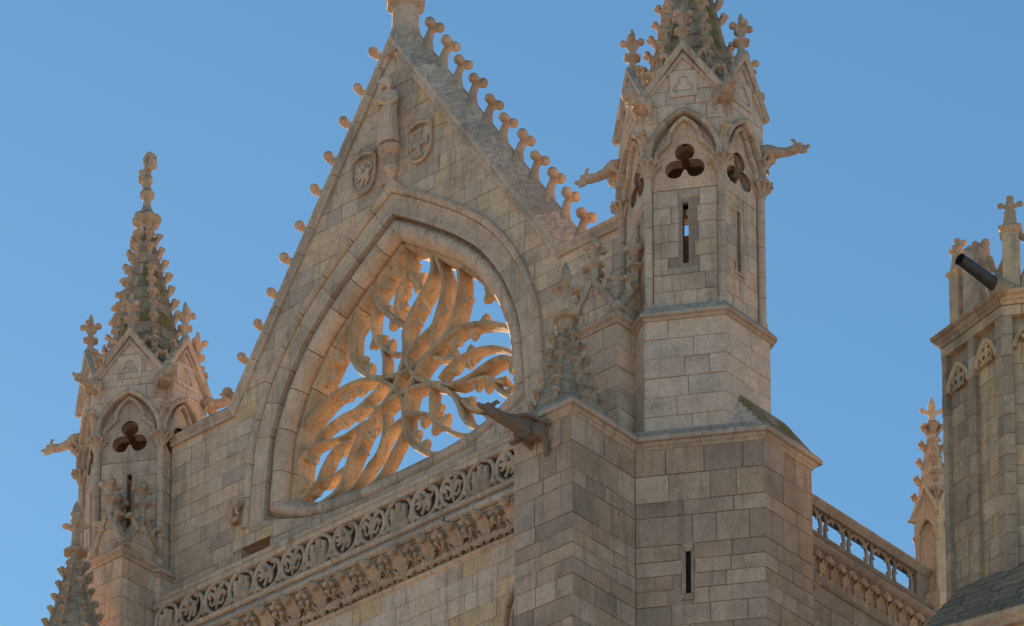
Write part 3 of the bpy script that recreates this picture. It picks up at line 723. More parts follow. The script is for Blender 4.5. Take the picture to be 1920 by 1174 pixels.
        voussoirs(T, 'gable_coping', fr, rk, [(-.05,.0),(-.05,.09),(.02,.13),(.06,.13),(.11,.05),(.11,-.12),(-.05,-.14)], M_SMOOTH, .5, seed=k, gap=.004)
        if vis:
            rk2 = [(.06,zf-.02)] + lerp((.06,zf-.02),(c,za-.17),2) + lerp((c,za-.17),(L-.06,zf-.02),2)
            voussoirs(T, 'gable_roll', fr, rk2, [(-.045,.0),(-.035,.06),(.0,.08),(.035,.06),(.045,.0),(0,-.03)], M_SMOOTH, .5, seed=k, gap=.004)
        for s in (-1, 1):
            for t in (.36, .74):
                a = c + s*t*(L/2); b = za + .10 - t*(za-zf)
                link('gable_crocket', GCK, T, frame_matrix(fr.P(a, b, -.02), fr.u*s, Z))
        link('gable_finial', FIN, T, Matrix.Translation(fr.P(c, za+.38, -.02)) @ Matrix.Rotation(R(fr.ang+15), 4, 'Z') @ Matrix.Scale(.92, 4))
    # spire: six faces laid in courses, crockets on the ridges
    zb, zt = 57.35, 62.02
    def rad(z): t = (z-zb)/(zt-zb); return (1.16*(1-t) + .10*t)
    def hx(r_, sh=0): return [(cx + r_*cosd(-30+60*k+sh)*1.0, cy + r_*sind(-30+60*k+sh)) for k in range(6)]
    mb = MB(); prism(mb, hx(rad(zb)-.03), zb, zt, hx(rad(zt)-.03)); mb.build('spire_core', M_MORTAR, T)
    zc = [zb]; 
    while zc[-1] < zt-.30: zc.append(zc[-1]+.36)
    zc[-1] = zt
    for i in range(len(zc)-1):
        z0, z1 = zc[i]+.006, zc[i+1]-.006
        if z0 < 57.9: continue
        for k in range(6):
            A0, A1 = Vector((*hx(rad(z0))[k], z0)), Vector((*hx(rad(z0))[(k+1)%6], z0))
            B0, B1 = Vector((*hx(rad(z1))[k], z1)), Vector((*hx(rad(z1))[(k+1)%6], z1))
            n_ = (A1-A0).cross(B0-A0).normalized(); parts = 2 if rad(z0) > .42 else 1
            sp = .5 + (.12 if i % 2 else -.12)
            for j in range(parts):
                f0 = 0 if j == 0 else sp; f1 = sp if (j == 0 and parts == 2) else 1
                e = .008
                q0, q1, q2, q3 = A0.lerp(A1,f0), A0.lerp(A1,f1), B0.lerp(B1,f1), B0.lerp(B1,f0)
                cc = (q0+q1+q2+q3)/4; dd = random.uniform(-.004,.01)
                top = [p + (cc-p).normalized()*.016 + n_*dd for p in (q0,q1,q2,q3)]
                low = [p + (cc-p).normalized()*.006 - n_*.035 for p in (q0,q1,q2,q3)]
                mb = MB(); mb.add(top+low, [(0,1,2,3),(0,4,5,1),(1,5,6,2),(2,6,7,3),(3,7,4,0)])
                mb.build('spire_stone', M_MOSSY if k in (0,) else (M_MOSS if random.random() < .5 else M_GREY), T)
    for k in range(6):
        a = -30 + 60*k; d = Vector((cosd(a), sind(a), 0))
        mb = MB(); tube(mb, [Vector((cx,cy,0))+d*rad(z)+Z*z for z in (57.6, 61.95)], [.075,.05], 6, smooth=False); mb.build('spire_rib', M_GREY, T)
        z = 58.0 + (k % 2)*.0; 
        while z < 61.85:
            s = .95 + .12*(61.9-z)/4
            if random.random() > .03: link('spire_crocket', SCK, T, frame_matrix(Vector((cx,cy,0)) + d*(rad(z)+.02) + Z*z, d + Vector((random.uniform(-.12,.12),random.uniform(-.12,.12),random.uniform(-.1,.15))), Vector((-.22*d.x,-.22*d.y,1))) @ Matrix.Rotation(random.uniform(-.15,.15), 4, 'X') @ Matrix.Diagonal((s*random.uniform(.9,1.15), s*random.uniform(.62,.80), s*random.uniform(.8,1.05), 1)))
            z += .37
    # collar of bulbs, neck and stone cross
    mb = MB()
    for k in range(6):
        a = -30+60*k; d = Vector((cosd(a), sind(a), 0)); o = Vector((cx,cy,0))
        tube(mb, [o+d*.15+Z*61.75, o+d*.14+Z*62.03], .055, 8); lathe(mb, o+d*.16+Z*0, [(.06,62.0),(.085,62.03),(.085,62.08),(.06,62.1)], 8)
        ell(mb, o+d*.21+Z*62.26, (.17,.17,.16)); ell(mb, o+d*.06+Z*62.2, .15)
        e2 = Vector((cosd(a+30), sind(a+30), 0)); ell(mb, o+e2*.27+Z*62.28, .045); ell(mb, o+e2*.28+Z*62.2, .04)
    link('spire_collar', sculpt(mb, .022, M_CARVED, 1, 'collar'), T)
    mb = MB(); lathe(mb, (cx,cy,0), [(.20,62.36),(.17,62.48),(.11,62.62),(.105,62.78),(.13,62.86),(.19,62.92),(.19,63.0),(.12,63.08),(.10,63.2)], 8); mb.build('spire_neck', M_CARVED, T)
    cf = Fr((cx, cy), -22); mb = MB()
    box(mb, cf, -.075, .075, 63.1, 64.08, -.07, .07); box(mb, cf, -.36, .36, 63.58, 63.76, -.065, .065)
    for a, b in ((-.36,63.67),(.36,63.67),(0,64.0),(0,63.28)):
        for s in (-1, 1):
            if abs(a) > .1: ell(mb, cf.P(a, b+.12*s, 0), (.10,.10,.08)); ell(mb, cf.P(a*1.12, b, 0), (.09,.09,.08))
            else: ell(mb, cf.P(a+.13*s, b, 0), (.09,.09,.08))
    for b in (63.42, 63.86): box(mb, cf, -.10, .10, b-.03, b+.03, -.10, .10)
    link('stone_cross', sculpt(mb, .02, M_CARVED, 1, 'cross'), T)
    mb = MB(); prism(mb, hexpts(cx, cy, -.36), 56.9, 57.0); mb.build('inner_floor', M_MORTAR, T)
    return T
TL, TR = (-6.86, .35), (10.23, .35)
turret(*TL, 'six-sided stone turret left of the gable, its crocketed spire complete up to the stone cross', 'turrets flanking the gable', 11)
turret(*TR, 'six-sided stone turret right of the gable, its mossy spire running out of view', 'turrets flanking the gable', 23)

# ------------------------------------------------------------------ gargoyles
def gargoyle_mesh(kind, L=.75):
    """local x = outwards, z = up, origin at the wall"""
    mb = MB()
    if kind == 'monk':
        tube(mb, [(-.1,0,-.02),(.12,0,.02),(.30,0,0),(.46,0,-.03)], [.17,.19,.16,.12], 10)
        ell(mb, (.60,0,-.05), (.14,.13,.145)); ell(mb, (.57,0,.0), (.165,.165,.16))
        ell(mb, (.73,0,-.07), (.035,.03,.04)); ell(mb, (.70,.045,-.02), (.02,.025,.02)); ell(mb, (.70,-.045,-.02), (.02,.025,.02)); ell(mb, (.70,0,-.14), (.035,.05,.02))
        for z in (-.07, -.13, .02): tube(mb, [(.44,-.14,z),(.50,0,z-.13),(.44,.14,z)], .03, 6)
    else:
        tube(mb, [(-.12,0,0),(.10,0,.03),(L*.42,0,0),(L*.68,0,-.01),(L*.9,0,.03)], [.17,.18,.12,.10,.11], 10)
        hx_ = L
        ell(mb, (hx_,0,.05), (.14,.11,.11)); ell(mb, (hx_+.13,0,.045), (.12,.07,.05)); ell(mb, (hx_+.10,0,-.05), (.12,.055,.03))
        ell(mb, (hx_+.22,0,.075), (.04,.05,.035))
        for s in (-1, 1):
            ell(mb, (hx_+.06,.07*s,.11), (.035,.03,.035)); tube(mb, [(hx_-.04,.08*s,.10),(hx_-.10,.11*s,.19),(hx_-.17,.10*s,.20)], [.045,.04,.015], 6)
        if kind == 'maned':
            for i in range(7): tube(mb, [(hx_-.12-.05*i,-.10,.05),(hx_-.14-.05*i,0,.13),(hx_-.12-.05*i,.10,.05)], .03, 5)
    for s in (-1, 1):                        # haunches and claws gripping the wall
        ell(mb, (.08,.17*s,-.02), (.17,.09,.12), Matrix.Rotation(.5, 3, 'Y')); tube(mb, [(.10,.18*s,-.08),(.02,.20*s,-.24),(.05,.20*s,-.33)], [.06,.045,.05], 6)
        for j in (-1, 0, 1): tube(mb, [(.03,.20*s+.03*j,-.30),(.07,.20*s+.04*j,-.40)], [.025,.015], 5)
        tube(mb, [(.22,.13*s,.06),(.10,.21*s,.05),(.0,.22*s,-.05)], [.05,.05,.05], 6)
    return mb
GB = sculpt(gargoyle_mesh('beast'), .017, M_CARVED, 2, 'gargoyle_beast')
GM = sculpt(gargoyle_mesh('monk'), .017, M_CARVED, 2, 'gargoyle_monk')
GS = sculpt(gargoyle_mesh('maned', .52), .017, M_CARVED, 2, 'gargoyle_short')
def gargoyle(c, k, mesh, label, z=57.02, tilt=0.0):
    P = hexpts(*c, .06); d = Vector((P[k][0]-c[0], P[k][1]-c[1], 0)).normalized()
    o = Vector((P[k][0], P[k][1], z))
    ob = link('gargoyle', mesh, None, frame_matrix(o, d + Z*tilt, Z - d*tilt)); tag(ob, label, 'gargoyle', 'gargoyles on the turrets')
gargoyle(TR, 5, GM, 'hooded monk gargoyle at the front left corner of the right turret', tilt=.08)
gargoyle(TR, 0, GS, 'short open-mouthed beast gargoyle between the two front gables of the right turret', z=57.08)
gargoyle(TR, 1, GB, 'long-necked gargoyle jutting out to the right of the right turret, against the sky', z=56.42, tilt=-.02)
gargoyle(TR, 4, GB, 'long gargoyle jutting left from the right turret, towards the gable crockets', z=56.62, tilt=-.30)
gargoyle(TL, 5, GS, 'snarling beast gargoyle at the front left corner of the left turret')
gargoyle(TL, 0, GM, 'blunt-headed gargoyle between the two front gables of the left turret')
gargoyle(TL, 4, GB, 'thin gargoyle jutting out left of the left turret, against the sky', z=56.55, tilt=-.22)
gargoyle(TL, 1, GS, 'crouching gargoyle on the right of the left turret, beside the gable coping')

# ------------------------------------------------------------------ gabled piers between balustrade and turrets
def gable_pier(x0, x1, label, seed):
    T = thing('gabled_pier', label, 'pier', ((x0+x1)/2, -.8, 48.8), 'small gabled piers beside the turrets')
    mb = MB(); fr = Fr((x0, -1.6), 0); fs = Fr((x1, -1.6), 90)
    core_ = [(x0+.03,-1.57),(x1-.03,-1.57),(x1-.03,-.22),(x0+.03,-.22)]
    prism(mb, core_, 40.0, 52.0); mb.build('pier_core', M_MORTAR, T)
    W = x1-x0; D = 1.38
    zs_ = courses(47.0, 51.95, .48)
    ashlar(T, fr, [(0,47),(W,47),(W,51.95),(0,51.95)], zs_, M_BEIGE, (.4,.7), depth=.0, c_base=-.04, seed=seed, quoin=0)
    ashlar(T, fs, [(0,47),(D,47),(D,51.95),(0,51.95)], zs_, M_BEIGE, (.4,.9), depth=.0, c_base=-.04, seed=seed+1, quoin=0)
    # cornice: front, right side
    for f_, L_, a in ((fr, W, 0), (fs, D, 1)):
        pr = [(.0,-.02),(.0,.03),(.06,.06),(.10,.13),(.17,.14),(.21,.11),(.21,-.1)]
        q = MB(); e0 = 0 if a else -.0
        vs = []
        for c_, s0, s1 in ((0,0,0),(1,0,0)): pass
        pl = [(x0,-1.6),(x1,-1.6),(x1,-.25)] if not a else None
        vsl = []
        for s, c_ in pr:
            lo_ = -c_ ; hi_ = L_ + (c_ if not a else 0)
            vsl += [f_.P(lo_, 51.95+s, c_), f_.P(hi_, 51.95+s, c_)]
        n = len(pr); q.add(vsl, [(2*i, 2*i+1, 2*i+3, 2*i+2) for i in range(n-1)] + [tuple(range(0, 2*n, 2))[::-1], tuple(range(1, 2*n, 2))])
        q.build('cornice', M_LEDGE, T)
    # gablets on the front, the right side and the left side
    zf, za = 52.18, 53.12
    fl = Fr((x0, -.22), -90)
    for f_, L_ in ((fr, W), (fs, D), (fl, D)):
        c = L_/2; q = MB(); plate(q, f_, [(0,zf),(L_,zf),(c,za)], [], -.12, -.03); q.build('gablet_core', M_MORTAR, T)
        ashlar(T, f_, [(0,zf),(L_,zf),(c,za)], [zf, zf+.32, zf+.66, za], M_BEIGE, (.35,.6), depth=.0, c_base=-.04, seed=seed+5)
        for s in (0, 1):
            a0 = -.03 if s == 0 else L_+.03
            q = MB(); path = [(a0,zf-.02),(c,za+.03)] if s == 0 else [(c,za+.03),(a0,zf-.02)]
            sweep2(q, f_, path, [(-.02,.0),(-.02,.06),(.11,.06),(.13,-.02),(.13,-.16),(-.02,-.16)], pclosed=True); q.build('gablet_coping', M_GREY, T)
            for t in (.42,):
                a = c + (c*t if s else -c*t); b = za + .13 - t*(za-zf)
                link('gablet_crocket', GCK, T, frame_matrix(f_.P(a, b, .0), f_.u*(1 if s else -1), Z) @ Matrix.Scale(1.25, 4))
        link('gablet_finial', FIN, T, Matrix.Translation(f_.P(c, za+.42, -.05)) @ Matrix.Rotation(.3, 4, 'Z') @ Matrix.Scale(.95, 4))
    # scrolled kneeler at the corner
    q = MB()
    for x, y in ((x1, -1.6),):
        for s in (-1, 1):
            o = Vector((x-.02, -1.58, 52.2)); d = Vector((1,0,0)) if s > 0 else Vector((0,-1,0))
            tube(q, [o+Z*.30-d*.02, o+Z*.20+d*.06, o+Z*.06+d*.08, o+Z*.0+d*.02, o+Z*.08+d*.0], [.035,.05,.055,.05,.03], 7)
            tube(q, [o+Z*.02, o+Z*.25], [.09,.05], 6)
    link('kneeler_scroll', sculpt(q, .018, M_CARVED, 1, 'kneeler'), T)
    q = MB(); prism(q, [(x0+.1,-1.5),(x1-.1,-1.5),(x1-.1,-.3),(x0+.1,-.3)], 52.1, 53.0, [((x0+x1)/2-.03,-.95),((x0+x1)/2+.03,-.95),((x0+x1)/2+.03,-.85),((x0+x1)/2-.03,-.85)]); q.build('pier_roof', M_GREY, T)
gable_pier(-6.40, -5.44, 'square pier with little crocketed gables in front of the left turret', 31)
gable_pier(8.42, 9.73, 'square pier with little crocketed gables left of the right turret, behind the lichened pinnacle', 37)

# ------------------------------------------------------------------ crocketed pinnacles on the front buttresses
def pinnacle(cx, cy, label, z0=49.1):
    T = thing('crocketed_pinnacle', label, 'pinnacle', (cx, cy, z0), 'crusted pinnacles of the front buttresses')
    prof = [(.95,0),(.80,.25),(.66,.55),(.52,.95),(.41,1.35),(.31,1.75),(.23,2.1),(.15,2.4)]
    for i in range(len(prof)-1):
        q = MB(); lathe(q, (cx,cy,z0), [(prof[i][0],prof[i][1]+.004),(prof[i+1][0],prof[i+1][1]-.004)], 8); q.build('pinnacle_stone', M_GREY, T)
    def rr(z):
        for i in range(len(prof)-1):
            if prof[i][1] <= z <= prof[i+1][1]:
                t = (z-prof[i][1])/(prof[i+1][1]-prof[i][1]); return prof[i][0]*(1-t)+prof[i+1][0]*t
        return prof[-1][0]
    for k in range(8):
        a = 45*k + 22.5 - 0; d = Vector((cosd(a), sind(a), 0)); z = .16 + (k % 2)*.17
        q = MB(); tube(q, [Vector((cx,cy,z0))+d*(rr(t)-.02)+Z*t for t in (0,.55,1.35,2.3)], [.06,.055,.05,.04], 6, smooth=False); q.build('pinnacle_rib', M_GREY, T)
        while z < 2.3:
            link('pinnacle_crocket', SCK2, T, frame_matrix(Vector((cx,cy,z0+z)) + d*(rr(z)-.02), d + Z*random.uniform(-.1,.2), Z - d*.25) @ Matrix.Rotation(random.uniform(-.2,.2), 4, 'X') @ Matrix.Diagonal((random.uniform(.8,1.0), random.uniform(.48,.58), random.uniform(.65,.85), 1))); z += .34
    q = MB(); lathe(q, (cx,cy,z0), [(.14,2.25),(.135,2.48),(.17,2.56),(.29,2.60),(.295,2.67),(.25,2.70),(.11,2.73),(.10,3.0)], 8); q.build('pinnacle_abacus', M_GREY, T)
    q = MB(); o = Vector((cx,cy,z0))
    tube(q, [o+Z*2.8, o+Z*3.3, o+Z*3.58], [.12,.10,.115], 8); lathe(q, o, [(.11,3.5),(.15,3.58),(.15,3.64),(.09,3.68)], 8)
    tube(q, [o+Z*3.6, o+Z*3.75, o+Z*3.98], [.10,.11,.01], 8)
    for k in range(4):
        a = 40+90*k; d = Vector((cosd(a), sind(a), 0)); ell(q, o+d*.22+Z*3.32, (.12,.12,.06), Matrix.Rotation(.0, 3, 'Z')); tube(q, [o+d*.05+Z*3.18, o+d*.20+Z*3.30], [.06,.05], 6)
    link('pinnacle_finial', sculpt(q, .022, M_CARVED, 1, 'pfinial'), T)
pinnacle(9.22, -2.68, 'lichen-grey crocketed pinnacle on the corner of the big front buttress, beside the long gargoyle')
pinnacle(-5.86, -2.68, 'lichen-grey crocketed pinnacle at the lower left corner of the view')

# ------------------------------------------------------------------ big front buttress and stair tower (right)
BT = thing('stair_tower', 'massive ashlar stair tower and buttress at the right of the facade, with one arrow slit', 'tower', (11, -1, 0))
X0, Y0, XA, YA, XB, YB, YE = 8.55, -3.59, 10.14, -1.53, 12.51, -.16, 1.51
poly = [(X0,Y0),(XA,Y0),(XA,YA),(XB,YB),(XB,YE),(X0,YE)]
mb = MB(); prism(mb, inset(poly, .04), 0, 48.95); 
SLIT_A, SLIT_Z0, SLIT_Z1 = 1.12, 44.3, 45.58
mb.build('tower_core', M_MORTAR, BT)
rows = [48.80]
for h in (.60,.62,.34,.66,.36,.33,.33,.36,.46,.50,.36,.52,.40,.60,.4,.5,.4,.6): rows.append(rows[-1]-h)
rows = rows[::-1]
fA = Fr((X0,Y0), 0); fB = Fr((XA,Y0), 90); LB = YA-Y0
ang = math.degrees(math.atan2(YB-YA, XB-XA)); fC = Fr((XA,YA), ang); LC = math.hypot(XB-XA, YB-YA); fD = Fr((XB,YB), 90); LD = YE-YB
zl = rows[0]
def wall_face(fr, L, seed, lens, holes=()):
    ashlar(BT, fr, [(0,zl),(L,zl),(L,48.8),(0,48.8)], rows, M_BROWN, lens, holes, depth=.0, c_base=-.05, seed=seed, quoin=0, gap=.012, mats=None)
c0 = 1.11
hole = [(c0-.13,45.30),(c0+.13,45.30),(c0+.13,46.58),(c0-.13,46.58)]
wall_face(fA, XA-X0, 71, (.45,.85)); wall_face(fB, LB, 72, (.4,.9)); wall_face(fC, LC, 74, (.5,1.3), [hole]); wall_face(fD, LD, 75, (.35,.8))
q = MB(); box(q, fC, c0-.055, c0+.055, 45.44, 46.43, -.05, -.034); q.build('slit_black_panel', plain('painted_slit_shade', (0.004,0.004,0.004), 1.0), BT)  # black panel on the solid core, painting the shade of a deep slit
for s in (-1, 1):
    for i in range(4):
        z0 = 45.46+i*.2375; q = MB(); a0, a1 = c0+s*.13, c0+s*.055
        vs = [fC.P(a0,z0,0), fC.P(a1,z0,-.033), fC.P(a1,z0+.233,-.033), fC.P(a0,z0+.233,0), fC.P(a0,z0,-.06), fC.P(a1,z0,-.06), fC.P(a1,z0+.233,-.06), fC.P(a0,z0+.233,-.06)]
        q.add(vs, [(0,1,2,3),(7,6,5,4),(0,4,5,1),(1,5,6,2),(2,6,7,3),(3,7,4,0)]); q.build('slit_jamb', M_BROWN, BT)
for z0, z1, nm in ((45.30,45.46,'slit_sill'),(46.58,46.42,'slit_lintel')):
    q = MB(); vs = [fC.P(c0-.13,z0,0), fC.P(c0+.13,z0,0), fC.P(c0+.055,z1,-.033), fC.P(c0-.055,z1,-.033), fC.P(c0-.13,z0,-.06), fC.P(c0+.13,z0,-.06), fC.P(c0+.055,z1,-.06), fC.P(c0-.055,z1,-.06)]
    q.add(vs, [(0,1,2,3),(7,6,5,4),(0,4,5,1),(1,5,6,2),(2,6,7,3),(3,7,4,0)]); q.build(nm, M_BROWN, BT)
# cornice running round the head of the tower, stone by stone
def ringoff(o): 
    q = inset(poly, -o); return q
segs = [(0,1),(1,2),(2,3),(3,4),(4,5)]
crp = [(-.03,48.78),(.02,48.79),(.04,48.83),(.09,48.87),(.10,48.92),(.17,48.93),(.17,49.03),(-.05,49.27),(-.30,49.34)]
for a, b in segs:
    L = math.hypot(poly[b][0]-poly[a][0], poly[b][1]-poly[a][1]); n = max(1, round(L/.75))
    for i in range(n):
        vs = []
        for o, z in crp:
            qq = ringoff(o); p0 = Vector((*qq[a], z)); p1 = Vector((*qq[b], z)); e = .005/L
            vs += [p0.lerp(p1, i/n+e), p0.lerp(p1, (i+1)/n-e)]
        m = len(crp); q = MB(); q.add(vs, [(2*k, 2*k+1, 2*k+3, 2*k+2) for k in range(m-1)] + [tuple(range(0, 2*m, 2))[::-1], tuple(range(1, 2*m, 2))]); q.build('cornice_stone', M_LEDGE, BT)
q = MB(); prism(q, inset(poly, .18), 48.9, 49.27); q.build('tower_top', M_GREY, BT)
# mossy weathering that slopes from the cornice up against the turret
bx = TR[0]+HW+.12
lay = 6
for i in range(lay):
    t0, t1 = i/lay, (i+1)/lay
    x0_, x1_ = (XB+.08)+(bx-XB-.08)*t0, (XB+.08)+(bx-XB-.08)*t1
    ya_, yb_ = (YB-.10)+(.30)*t0, (YB-.10)+(.30)*t1
    z0_, z1_ = 49.05+1.16*t0, 49.05+1.16*t1
    q = MB(); e = .035
    vs = [(x0_+e,ya_-e,z0_-.02),(x0_+e,YE+.1,z0_-.02),(x1_,YE+.1,z1_+.02),(x1_,yb_,z1_+.02),(bx-.3,ya_-e,z0_-.02),(bx-.3,YE+.1,z0_-.02),(bx-.3,YE+.1,z1_+.02),(bx-.3,yb_,z1_+.02)]
    q.add(vs, [(0,1,2,3),(0,3,7,4),(1,5,6,2),(0,4,5,1),(3,2,6,7),(4,7,6,5)]); q.build('weathering_stone', M_MOSSY if i % 3 else M_MOSS, BT)
q = MB(); q.add([(XB+.08,YB-.12,49.06),(bx-.05,YB+.22,50.24),(bx-.55,YB-.5,49.12),(bx-.3,YB+.5,49.1)], [(0,1,2),(0,3,1),(1,3,2),(0,2,3)]); q.build('weathering_hip', M_PALE, BT)

# ------------------------------------------------------------------ long gargoyle on the front buttress
def big_gargoyle():
    mb = MB()
    tube(mb, [(-.1,0,-.08),(.2,0,-.02),(.55,0,-.02),(.85,0,.06),(1.15,0,.13),(1.38,0,.19)], [.21,.25,.21,.165,.13,.125], 12)
    ell(mb, (1.46,0,.24), (.17,.13,.135)); ell(mb, (1.62,0,.255), (.15,.09,.06)); ell(mb, (1.74,0,.28), (.055,.07,.05))
    ell(mb, (1.54,0,.10), (.19,.075,.035), Matrix.Rotation(.25, 3, 'Y')); ell(mb, (1.40,0,.14), (.12,.11,.10))
    for s in (-1, 1):
        ell(mb, (1.53,.095*s,.30), (.05,.04,.045)); ell(mb, (1.54,.125*s,.305), .022)
        tube(mb, [(1.40,.09*s,.31),(1.30,.13*s,.40),(1.22,.13*s,.38)], [.06,.05,.025], 7)
        ell(mb, (.22,.24*s,-.12), (.24,.12,.20), Matrix.Rotation(.5, 3, 'Y'))
        tube(mb, [(.16,.27*s,-.22),(.02,.28*s,-.45),(.10,.28*s,-.60)], [.10,.075,.065], 8)
        for j in (-1, 0, 1): tube(mb, [(.06,.28*s+.045*j,-.55),(.08,.28*s+.06*j,-.76)], [.04,.022], 6)
        tube(mb, [(.62,.17*s,-.08),(.52,.24*s,-.26),(.66,.22*s,-.34)], [.085,.075,.07], 8); ell(mb, (.70,.22*s,-.36), (.10,.07,.05))
        tube(mb, [(.95,.10*s,.12),(.55,.24*s,.20),(.10,.34*s,.08),(-.05,.36*s,.02)], [.04,.05,.045,.03], 6)
    for i in range(9): tube(mb, [(1.30-.055*i,-.13,.08-.018*i),(1.27-.055*i,0,.30-.018*i),(1.30-.055*i,.13,.08-.018*i)], .028, 5)
    ell(mb, (.45,0,.16), (.52,.24,.07), Matrix.Rotation(-.06, 3, 'Y'))
    return sculpt(mb, .014, M_DARK, 1, 'long_gargoyle')
gd = Vector((-.30,-.95,-.08)).normalized()
o = link('gargoyle', big_gargoyle(), None, frame_matrix((9.28,-3.56,48.70), gd, Z + gd*.05) @ Matrix.Scale(.87, 4)); tag(o, 'long dark water-stained dragon gargoyle with open jaws, jutting from the front buttress before the tracery', 'gargoyle')

# ------------------------------------------------------------------ parapet with heraldic roundels
XP0, XP1 = -5.35, X0+.02
PB = thing('roundel_parapet', 'pierced parapet below the tracery window, its roundels filled with castles, lions and lilies', 'parapet', (1.6, -.5, 50.1))
FP = Fr((0, -.45), 0)
lp = lambda z, n=19, a=XP0, b=XP1: [(a+(b-a)*i/n, z) for i in range(n+1)]
voussoirs(PB, 'rail_stone', FP, lp(50.90), [(.0,-.30),(.0,.03),(.03,.17),(.14,.18),(.16,.16),(.20,.10),(.24,.135),(.30,.14),(.35,.11),(.38,.04),(.40,-.10),(.38,-.30)], M_SMOOTH, .72, seed=5, gap=.007)
voussoirs(PB, 'plinth_roll_stone', FP, lp(50.03), [(-.0,-.35),(.0,.16),(.03,.20),(.08,.215),(.13,.19),(.155,.13),(.17,.02),(.19,-.35)], M_SMOOTH, .9, seed=6, gap=.006)
q = MB(); box(q, FP, XP0, XP1, 50.0, 50.9, -.34, -.33); 
def castle():
    mb = MB(); f = Fr((0,0), 0)
    q = [(-.24,-.30),(.24,-.30),(.27,-.02),(-.27,-.02)]; plate(mb, f, q, [], -.10, .05)
    for x, h, w in ((-.18,.14,.075),(0,.24,.085),(.18,.14,.075)):
        plate(mb, f, [(x-w,-.05),(x+w,-.05),(x+w*.9,h-.04),(x-w*.9,h-.04)], [], -.09, .06); ell(mb, (x,-.0,h), (w*1.15,.09,.075)); ell(mb, (x,0,h-.07), (w*1.2,.085,.025))
    box(mb, f, -.28, .28, -.33, -.28, -.11, .08); box(mb, f, -.27, .27, -.04, -.0, -.1, .07)
    for x in (-.21,-.14,-.07,0,.07,.14,.21): box(mb, f, x-.015, x+.015, -.24, -.10, .04, .075)
    return mb
def lion():
    mb = MB(); t = lambda p, r, n=7: tube(mb, [(x,-.02-y*0,z) for x, z in p for y in (0,)], r, n)
    t([(-.02,.02),(.06,-.02),(.13,.05),(.10,.14)], [.08,.085,.08,.07]); t([(-.02,.02),(-.12,-.02),(-.22,.02)], [.08,.07,.03])
    ell(mb, (-.13,-.03,.20), (.09,.07,.085)); ell(mb, (-.21,-.04,.185), (.055,.05,.04)); t([(-.06,.08),(-.12,.16)], [.10,.09])
    for a in range(0, 200, 40): ell(mb, (-.10+.11*cosd(a),-.0,.20+.10*sind(a)), .045)
    t([(-.10,.03),(-.24,.08),(-.29,.03)], [.05,.04,.04]); t([(-.08,.0),(-.20,-.08),(-.27,-.06)], [.05,.04,.035])
    t([(.05,-.04),(-.04,-.17),(-.12,-.29)], [.075,.05,.045]); t([(.12,-.02),(.14,-.16),(.06,-.27)], [.075,.05,.045])
    t([(.16,.05),(.26,.10),(.24,.22),(.15,.27),(.20,.30)], [.035,.035,.03,.045,.03])
    return mb
def lily():
    mb = MB(); t = lambda p, r: tube(mb, [(x,-.02,z) for x, z in p], r, 7)
    t([(0,-.32),(0,-.10),(.0,.10),(0,.26)], [.035,.045,.075,.02])
    for s in (-1, 1):
        t([(.02*s,-.12),(.10*s,.05),(.20*s,.14),(.27*s,.06),(.22*s,-.03)], [.04,.055,.06,.06,.04]); t([(.03*s,-.14),(.14*s,-.20),(.22*s,-.14),(.20*s,-.06)], [.035,.045,.045,.03])
        ell(mb, (.12*s,-.03,.26), (.07,.06,.06)); t([(.02*s,.1),(.10*s,.24)], [.04,.04])
    tube(mb, [(-.09,-.03,-.12),(.09,-.03,-.12)], .04, 7); return mb
def roundel(inner):
    mb = inner(); tube(mb, [(.405*cosd(a), 0, .405*sind(a)) for a in range(0, 361, 15)], .062, 8, cap=False)
    for s in (-1, 1): tube(mb, [(.36*s,-.0,-.22),(.46*s,0,-.36)], .07, 6)
    return sculpt(mb, .0135, M_CARVED, 1, 'roundel')
RM = [roundel(castle), roundel(lion), roundel(lily)]
pitch = .825; cyc = [0, 1, 2]
i = 0; x = -4.93
while x < XP1 + .3:
    link(('castle_roundel','lion_roundel','lily_roundel')[i % 3], RM[i % 3], PB, Matrix.Translation((x + random.uniform(-.015,.015), -.56 + random.uniform(-.02,.02), 50.56)) @ Matrix.Rotation(random.uniform(-.10,.10), 4, 'Y') @ Matrix.Rotation(random.uniform(-.06,.06), 4, 'Z') @ Matrix.Scale(random.uniform(.93,.98), 4)); x += pitch; i += 1
# curved webs behind and between the roundels
q = MB(); x = -4.93 - pitch/2; web = []
while x < XP1:
    plate(q, FP, [(x-.10,50.17),(x+.10,50.17),(x+.035,50.36),(x+.03,50.62),(x+.10,50.9),(x-.10,50.9),(x-.03,50.62),(x-.035,50.36)], [], -.26, -.10); x += pitch
q.build('parapet_web', M_CARVED, PB)['kind'] = 'stuff'
q = MB(); q.add([(XP0,-.05,50.0),(XP1,-.05,50.0),(XP1,-.10,50.55),(XP0,-.10,50.55)], [(0,1,2,3)]); box(q, Fr((0,-.06),0), XP0, XP1, 50.0, 50.45, -.01, 0.0); q.build('slate_flashing', M_SLATE, PB)

